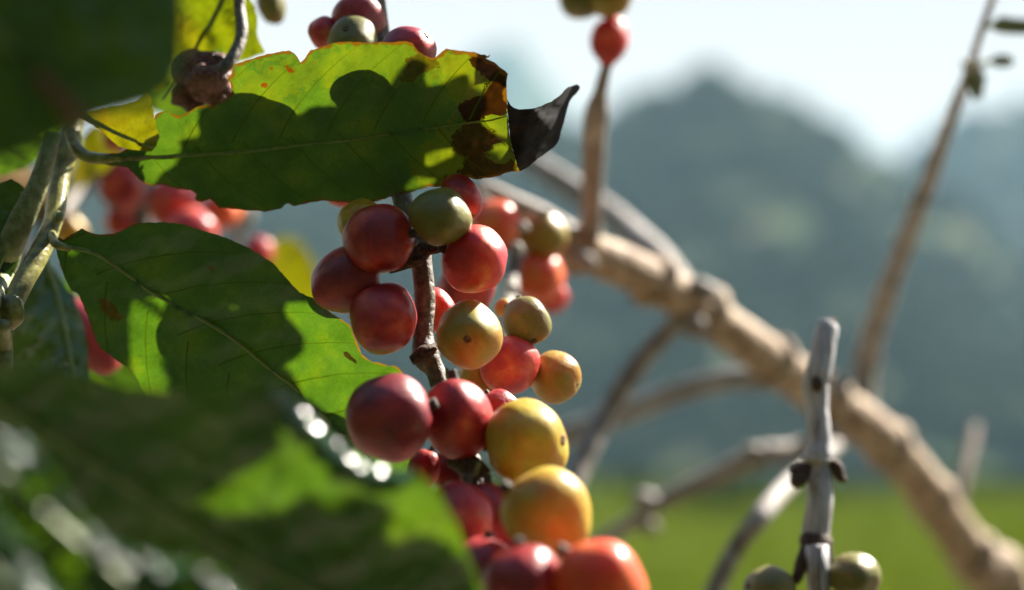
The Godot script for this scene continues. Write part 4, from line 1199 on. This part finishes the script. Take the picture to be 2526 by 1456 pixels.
func cherries() -> void:
	far_shade()
	glossy_shade()
	var g := "ripening cherries on the fruiting branch"
	var R := Vector3.RIGHT
	var U := Vector3.UP
	var B := Vector3.BACK      # towards the camera
	cherry(896, 555, 0.411, 62, 1.05, Vector3(-0.8, 0.3, -0.2), M.yellow, "yellow orange cherry mostly hidden behind the dull red one", g)
	cherry(935, 592, 0.400, 84, 1.0, Vector3(-0.85, -0.15, -0.25), M.crimson, "dull red cherry directly under the tattered leaf's lower edge", g)
	cherry(1135, 490, 0.411, 50, 1.25, Vector3(0.5, -0.75, 0.45), M.crimson, "dark pink red cherry peeking out behind the green one", g)
	cherry(1086, 535, 0.396, 72, 1.02, Vector3(-0.12, -0.2, 1.0), M.green, "round green cherry with a brown navel facing the camera", g)
	cherry(1170, 639, 0.401, 83, 0.96, Vector3(0.9, -0.3, -0.2), M.red, "bright red cherry right of the stem with a sunlit shoulder", g)
	cherry(852, 694, 0.404, 80, 1.06, Vector3(-0.85, -0.4, -0.1), M.maroon, "dark maroon cherry at the left of the cluster", g)
	cherry(945, 784, 0.398, 83, 1.12, Vector3(-0.3, -0.6, 0.75), M.crimson, "deep red cherry with a small navel hanging left of the stem", g)
	cherry(1072, 765, 0.412, 50, 1.1, Vector3(0.6, -0.5, 0.2), M.red, "red cherry wedged behind the stem", g)
	cherry(1159, 826, 0.397, 81, 0.98, Vector3(-0.05, -0.1, 1.0), M.olive, "olive yellow cherry facing the camera right of the stem", g)
	cherry(1150, 710, 0.455, 72, 1.0, Vector3(0.3, -0.5, 0.2), M.maroon, "dark red blurred cherry below the bright red one", g)
	cherry(1300, 792, 0.425, 56, 1.1, Vector3(0.3, -0.8, 0.5), M.green, "small green cherry on the right side of the cluster", g)
	cherry(1245, 760, 0.435, 24, 1.0, Vector3(0.1, 0.2, 0.9), M.olive, "tiny yellow green cherry beside the small green one", g)
	cherry(1259, 900, 0.422, 73, 0.97, Vector3(0.4, -0.8, -0.1), M.red, "red cherry between the two olive ones", g)
	cherry(1368, 930, 0.428, 63, 1.0, Vector3(0.8, -0.3, 0.3), M.olive, "olive yellow cherry sticking out at the right", g)
	cherry(962, 1033, 0.374, 104, 1.0, Vector3(-0.9, -0.3, -0.1), M.maroon, "big dark red cherry in front of the broad leaf", g)
	cherry(1130, 1030, 0.382, 88, 1.12, Vector3(0.1, -0.95, 0.0), M.crimson, "red cherry with a white glint beside the big dark one", g)
	cherry(1300, 1092, 0.378, 103, 0.95, Vector3(0.85, 0.1, 0.35), M.yellow, "yellow cherry with a navel at its right side", g)
	cherry(1352, 1266, 0.348, 110, 1.02, Vector3(0.8, -0.5, -0.1), M.yellow, "large golden yellow cherry near the bottom of the cluster", g)
	cherry(1130, 1290, 0.365, 84, 1.25, Vector3(-0.2, -0.9, 0.3), M.red, "pinkish red cherry half hidden by the lower leaf", g)
	cherry(1215, 1290, 0.372, 82, 1.2, Vector3(0.1, -0.9, 0.2), M.maroon, "dark red cherry in shade left of the golden one", g)
	cherry(1185, 1415, 0.352, 84, 1.05, Vector3(-0.2, -0.9, 0.1), M.maroon, "shaded dark red cherry between the two bottom ones and the lower leaf", g)
	cherry(1182, 930, 0.428, 50, 1.1, Vector3(0.2, -0.8, 0.1), M.olive, "shaded olive cherry deep behind the olive yellow one", g)
	cherry(1120, 1165, 0.396, 58, 1.0, Vector3(-0.2, -0.8, 0.1), M.maroon, "dark red cherry in the gap under the glinting red one", g)
	cherry(1235, 1015, 0.405, 52, 1.0, Vector3(0.5, -0.7, 0.1), M.crimson, "shaded red cherry above the yellow one with the side navel", g)
	cherry(1045, 1160, 0.388, 40, 1.3, Vector3(-0.3, -0.8, 0.1), M.crimson, "red cherry glimpsed below the big dark one", g)
	cherry(1290, 1450, 0.329, 102, 1.0, Vector3(0.1, -0.95, 0.1), M.crimson, "dull red cherry at the bottom edge", g)
	cherry(1482, 1438, 0.326, 112, 1.0, Vector3(0.7, -0.6, 0.1), M.orange, "bright orange red cherry at the bottom right of the cluster", g)
	cherry(850, 452, 0.45, 60, 1.0, Vector3(-0.6, -0.6, 0.0), M.crimson, "red cherry barely showing under the tattered leaf", g)
	# behind, out of focus
	var g2 := "blurred cherries behind the cluster"
	cherry(1222, 558, 0.56, 62, 1.0, Vector3(-0.2, -0.3, 0.8), M.orange, "blurred orange red cherry above the bright red one", g2)
	cherry(1338, 580, 0.57, 60, 1.05, Vector3(0.5, -0.4, 0.6), M.olive, "blurred brownish yellow cherry in front of the beige branch", g2)
	cherry(1330, 684, 0.57, 63, 1.0, Vector3(0.2, -0.6, 0.6), M.orange, "blurred orange red cherry under the brownish yellow one", g2)
	cherry(1358, 730, 0.585, 42, 1.0, Vector3(0.5, -0.6, 0.4), M.red, "blurred pink red cherry lowest of the right group", g2)
	var o := at(1270, 640, 0.55)
	var tw := thing("fruit_twig", "dark blurred twig between the bright red and orange cherries", "twig", o)
	part("stem", tube(way([[1180, 480, 0.58, 14], [1240, 540, 0.57, 15], [1270, 620, 0.56, 17], [1262, 700, 0.55, 18], [1250, 790, 0.52, 18], [1255, 900, 0.49, 18], [1230, 990, 0.45, 18], [1160, 1080, 0.40, 16]]), 5, 10, 0.15, 500.0, o), M.brown_twig, tw)
	for k in [[1290, 560, 0.545, 14], [1275, 612, 0.54, 15], [1268, 715, 0.53, 14]]:
		var c := at(k[0], k[1], k[2])
		var r: float = k[3] / 1263.0 * HALF * k[2]
		part("fruit_scar", tube([[c + Vector3(-r, r * 0.6, 0), r * 0.3], [c, r], [c + Vector3(r, -r * 0.6, 0), r * 0.3]], 5, 10, 0.2, 500.0, o), M.pale_twig, tw)
	# above the tattered leaf
	var g3 := "cherries behind the tattered leaf's upper edge"
	cherry(806, 84, 0.441, 40, 1.15, Vector3(-0.7, 0.3, 0.4), M.red, "small red cherry leftmost of the top group", g3)
	cherry(886, 52, 0.441, 67, 1.0, Vector3(-0.1, 0.9, 0.3), M.maroon, "dark maroon cherry topmost above the tattered leaf", g3)
	cherry(868, 104, 0.434, 62, 0.9, Vector3(-0.2, 0.5, 0.9), M.green, "olive green cherry in front of the topmost maroon one", g3)
	cherry(1010, 128, 0.4185, 65, 1.0, Vector3(0.6, 0.5, 0.4), M.maroon, "dark maroon cherry peeping over the tattered leaf's upper edge", g3)
	# the twig with the red bud
	var g4 := "fruit on the upright twig"
	cherry(1505, 100, 0.54, 46, 1.25, Vector3(0.25, 0.95, 0.1), M.red, "red pear shaped fruit tapering down to the upright twig", g4)
	var bud: Node3D = get_node("coffee_cherry_%03d" % (cherry_count - 1))
	var inv := bud.transform.affine_inverse()
	var neck := []
	for a in way([[1495, 172, 0.545, 9], [1498, 158, 0.543, 15], [1501, 135, 0.541, 30], [1504, 108, 0.54, 41], [1506, 90, 0.54, 40]]):
		neck.append([inv * (a[0] as Vector3), a[1] / bud.transform.basis.x.length()])
	part("neck", tube(neck, 5, 16, 0.02, 2.0), M.red, bud)
	cherry(1440, -12, 0.54, 60, 1.0, Vector3(-0.8, 0.4, 0.2), M.green, "olive green fruit at the top edge above the red bud", g4)
	cherry(1505, -14, 0.535, 56, 1.0, Vector3(0.7, 0.5, 0.3), M.olive, "brownish olive fruit touching the red bud from above", g4)
	# on the dead twig
	var g5 := "green cherries on the dead twig"
	cherry(2107, 1424, 0.465, 61, 1.0, Vector3(0.85, 0.3, 0.3), M.green, "green cherry right of the dead twig at the bottom", g5)
	cherry(1900, 1456, 0.462, 58, 1.1, Vector3(-0.8, 0.2, 0.3), M.green, "green cherry left of the dead twig at the bottom", g5)
	# far left, behind the leaves
	var g6 := "blurred cherries behind the leaves at the left"
	cherry(300, 455, 0.64, 58, 1.2, Vector3(0.0, -0.9, 0.2), M.crimson, "blurred red cherry below the long leaf's base", g6)
	cherry(300, 545, 0.66, 40, 1.1, Vector3(0.0, -0.9, 0.2), M.crimson, "blurred lower red cherry above the broad leaf", g6)
	cherry(430, 500, 0.63, 66, 1.0, Vector3(0.5, -0.5, 0.4), M.red, "blurred bright red cherry behind the gap between leaves", g6)
	cherry(475, 572, 0.61, 58, 1.0, Vector3(0.6, 0.0, 0.4), M.red, "blurred red cherry with a white glare spot", g6)
	cherry(545, 520, 0.66, 48, 1.0, Vector3(0.6, -0.3, 0.4), M.orange, "blurred brownish orange cherry touching the tattered leaf", g6)
	cherry(640, 622, 0.64, 36, 1.1, Vector3(0.4, -0.6, 0.4), M.crimson, "blurred dark red cherry over the broad leaf's far edge", g6)
	cherry(170, 570, 0.66, 40, 1.0, Vector3(-0.4, -0.6, 0.4), M.yellow, "blurred yellowish cherry beside the sunlit stem", g6)
	cherry(290, 335, 0.60, 40, 1.0, Vector3(-0.4, -0.6, 0.4), M.maroon, "dark red cherry in the gap under the small yellow leaf", g6)
	cherry(232, 830, 0.52, 60, 1.7, Vector3(0.4, -0.8, 0.1), M.maroon, "dark red fruit in the gap left of the broad leaf", g6)
	o = at(350, 470, 0.67)
	tw = thing("fruit_twig", "dark blurred twig carrying the red cherries at the left", "twig", o)
	part("stem", tube(way([[60, 640, 0.6, 16], [170, 500, 0.65, 18], [250, 420, 0.67, 20], [340, 400, 0.67, 24], [345, 480, 0.66, 26], [350, 560, 0.66, 26], [360, 700, 0.66, 24]]), 5, 10, 0.12, 500.0, o), M.brown_twig, tw)
	part("side_twig", tube(way([[560, 480, 0.7, 20], [610, 520, 0.7, 18], [590, 570, 0.7, 16], [560, 640, 0.7, 16]]), 5, 10, 0.12, 500.0, o), M.pale_twig, tw)
	# withered fruit at the top left
	var g7 := "withered fruit at the top left"
	cherry(505, 198, 0.445, 66, 1.1, Vector3(0.6, -0.6, 0.3), M.withered, "shrivelled brown fruit against the tattered leaf's left margin", g7, "withered_cherry")
	cherry(468, 228, 0.447, 36, 1.2, Vector3(-0.6, -0.7, 0.2), M.withered, "small shrivelled brown fruit left of the larger one", g7, "withered_cherry")
	cherry(668, 8, 0.50, 34, 1.6, Vector3(0.2, -0.9, 0.1), M.green, "olive fruit hanging from the top edge beside the backlit leaf", g7)
	o = at(520, 110, 0.445)
	tw = thing("withered_twig", "dried twig with pale painted glints above the shrivelled brown fruit", "twig", o)
	part("stem", tube(way([[600, -120, 0.45, 16], [590, 0, 0.45, 15], [595, 90, 0.445, 16], [560, 160, 0.44, 16], [520, 180, 0.44, 12]]), 5, 10, 0.15, 500.0, o), M.brown_twig, tw)
	part("painted_glint", tube(way([[498, 70, 0.50, 4], [505, 90, 0.50, 9], [514, 120, 0.50, 9], [530, 150, 0.50, 4]]), 5, 10, 0.2, 500.0, o), M.pale_twig, tw)  # pale pieces modelled in place of blurred glints
	part("painted_glint", tube(way([[530, 150, 0.50, 4], [546, 168, 0.47, 13], [556, 195, 0.46, 12], [560, 215, 0.46, 4]]), 5, 10, 0.2, 500.0, o), M.pale_stem, tw)  # second glint, shaped as a pale lump
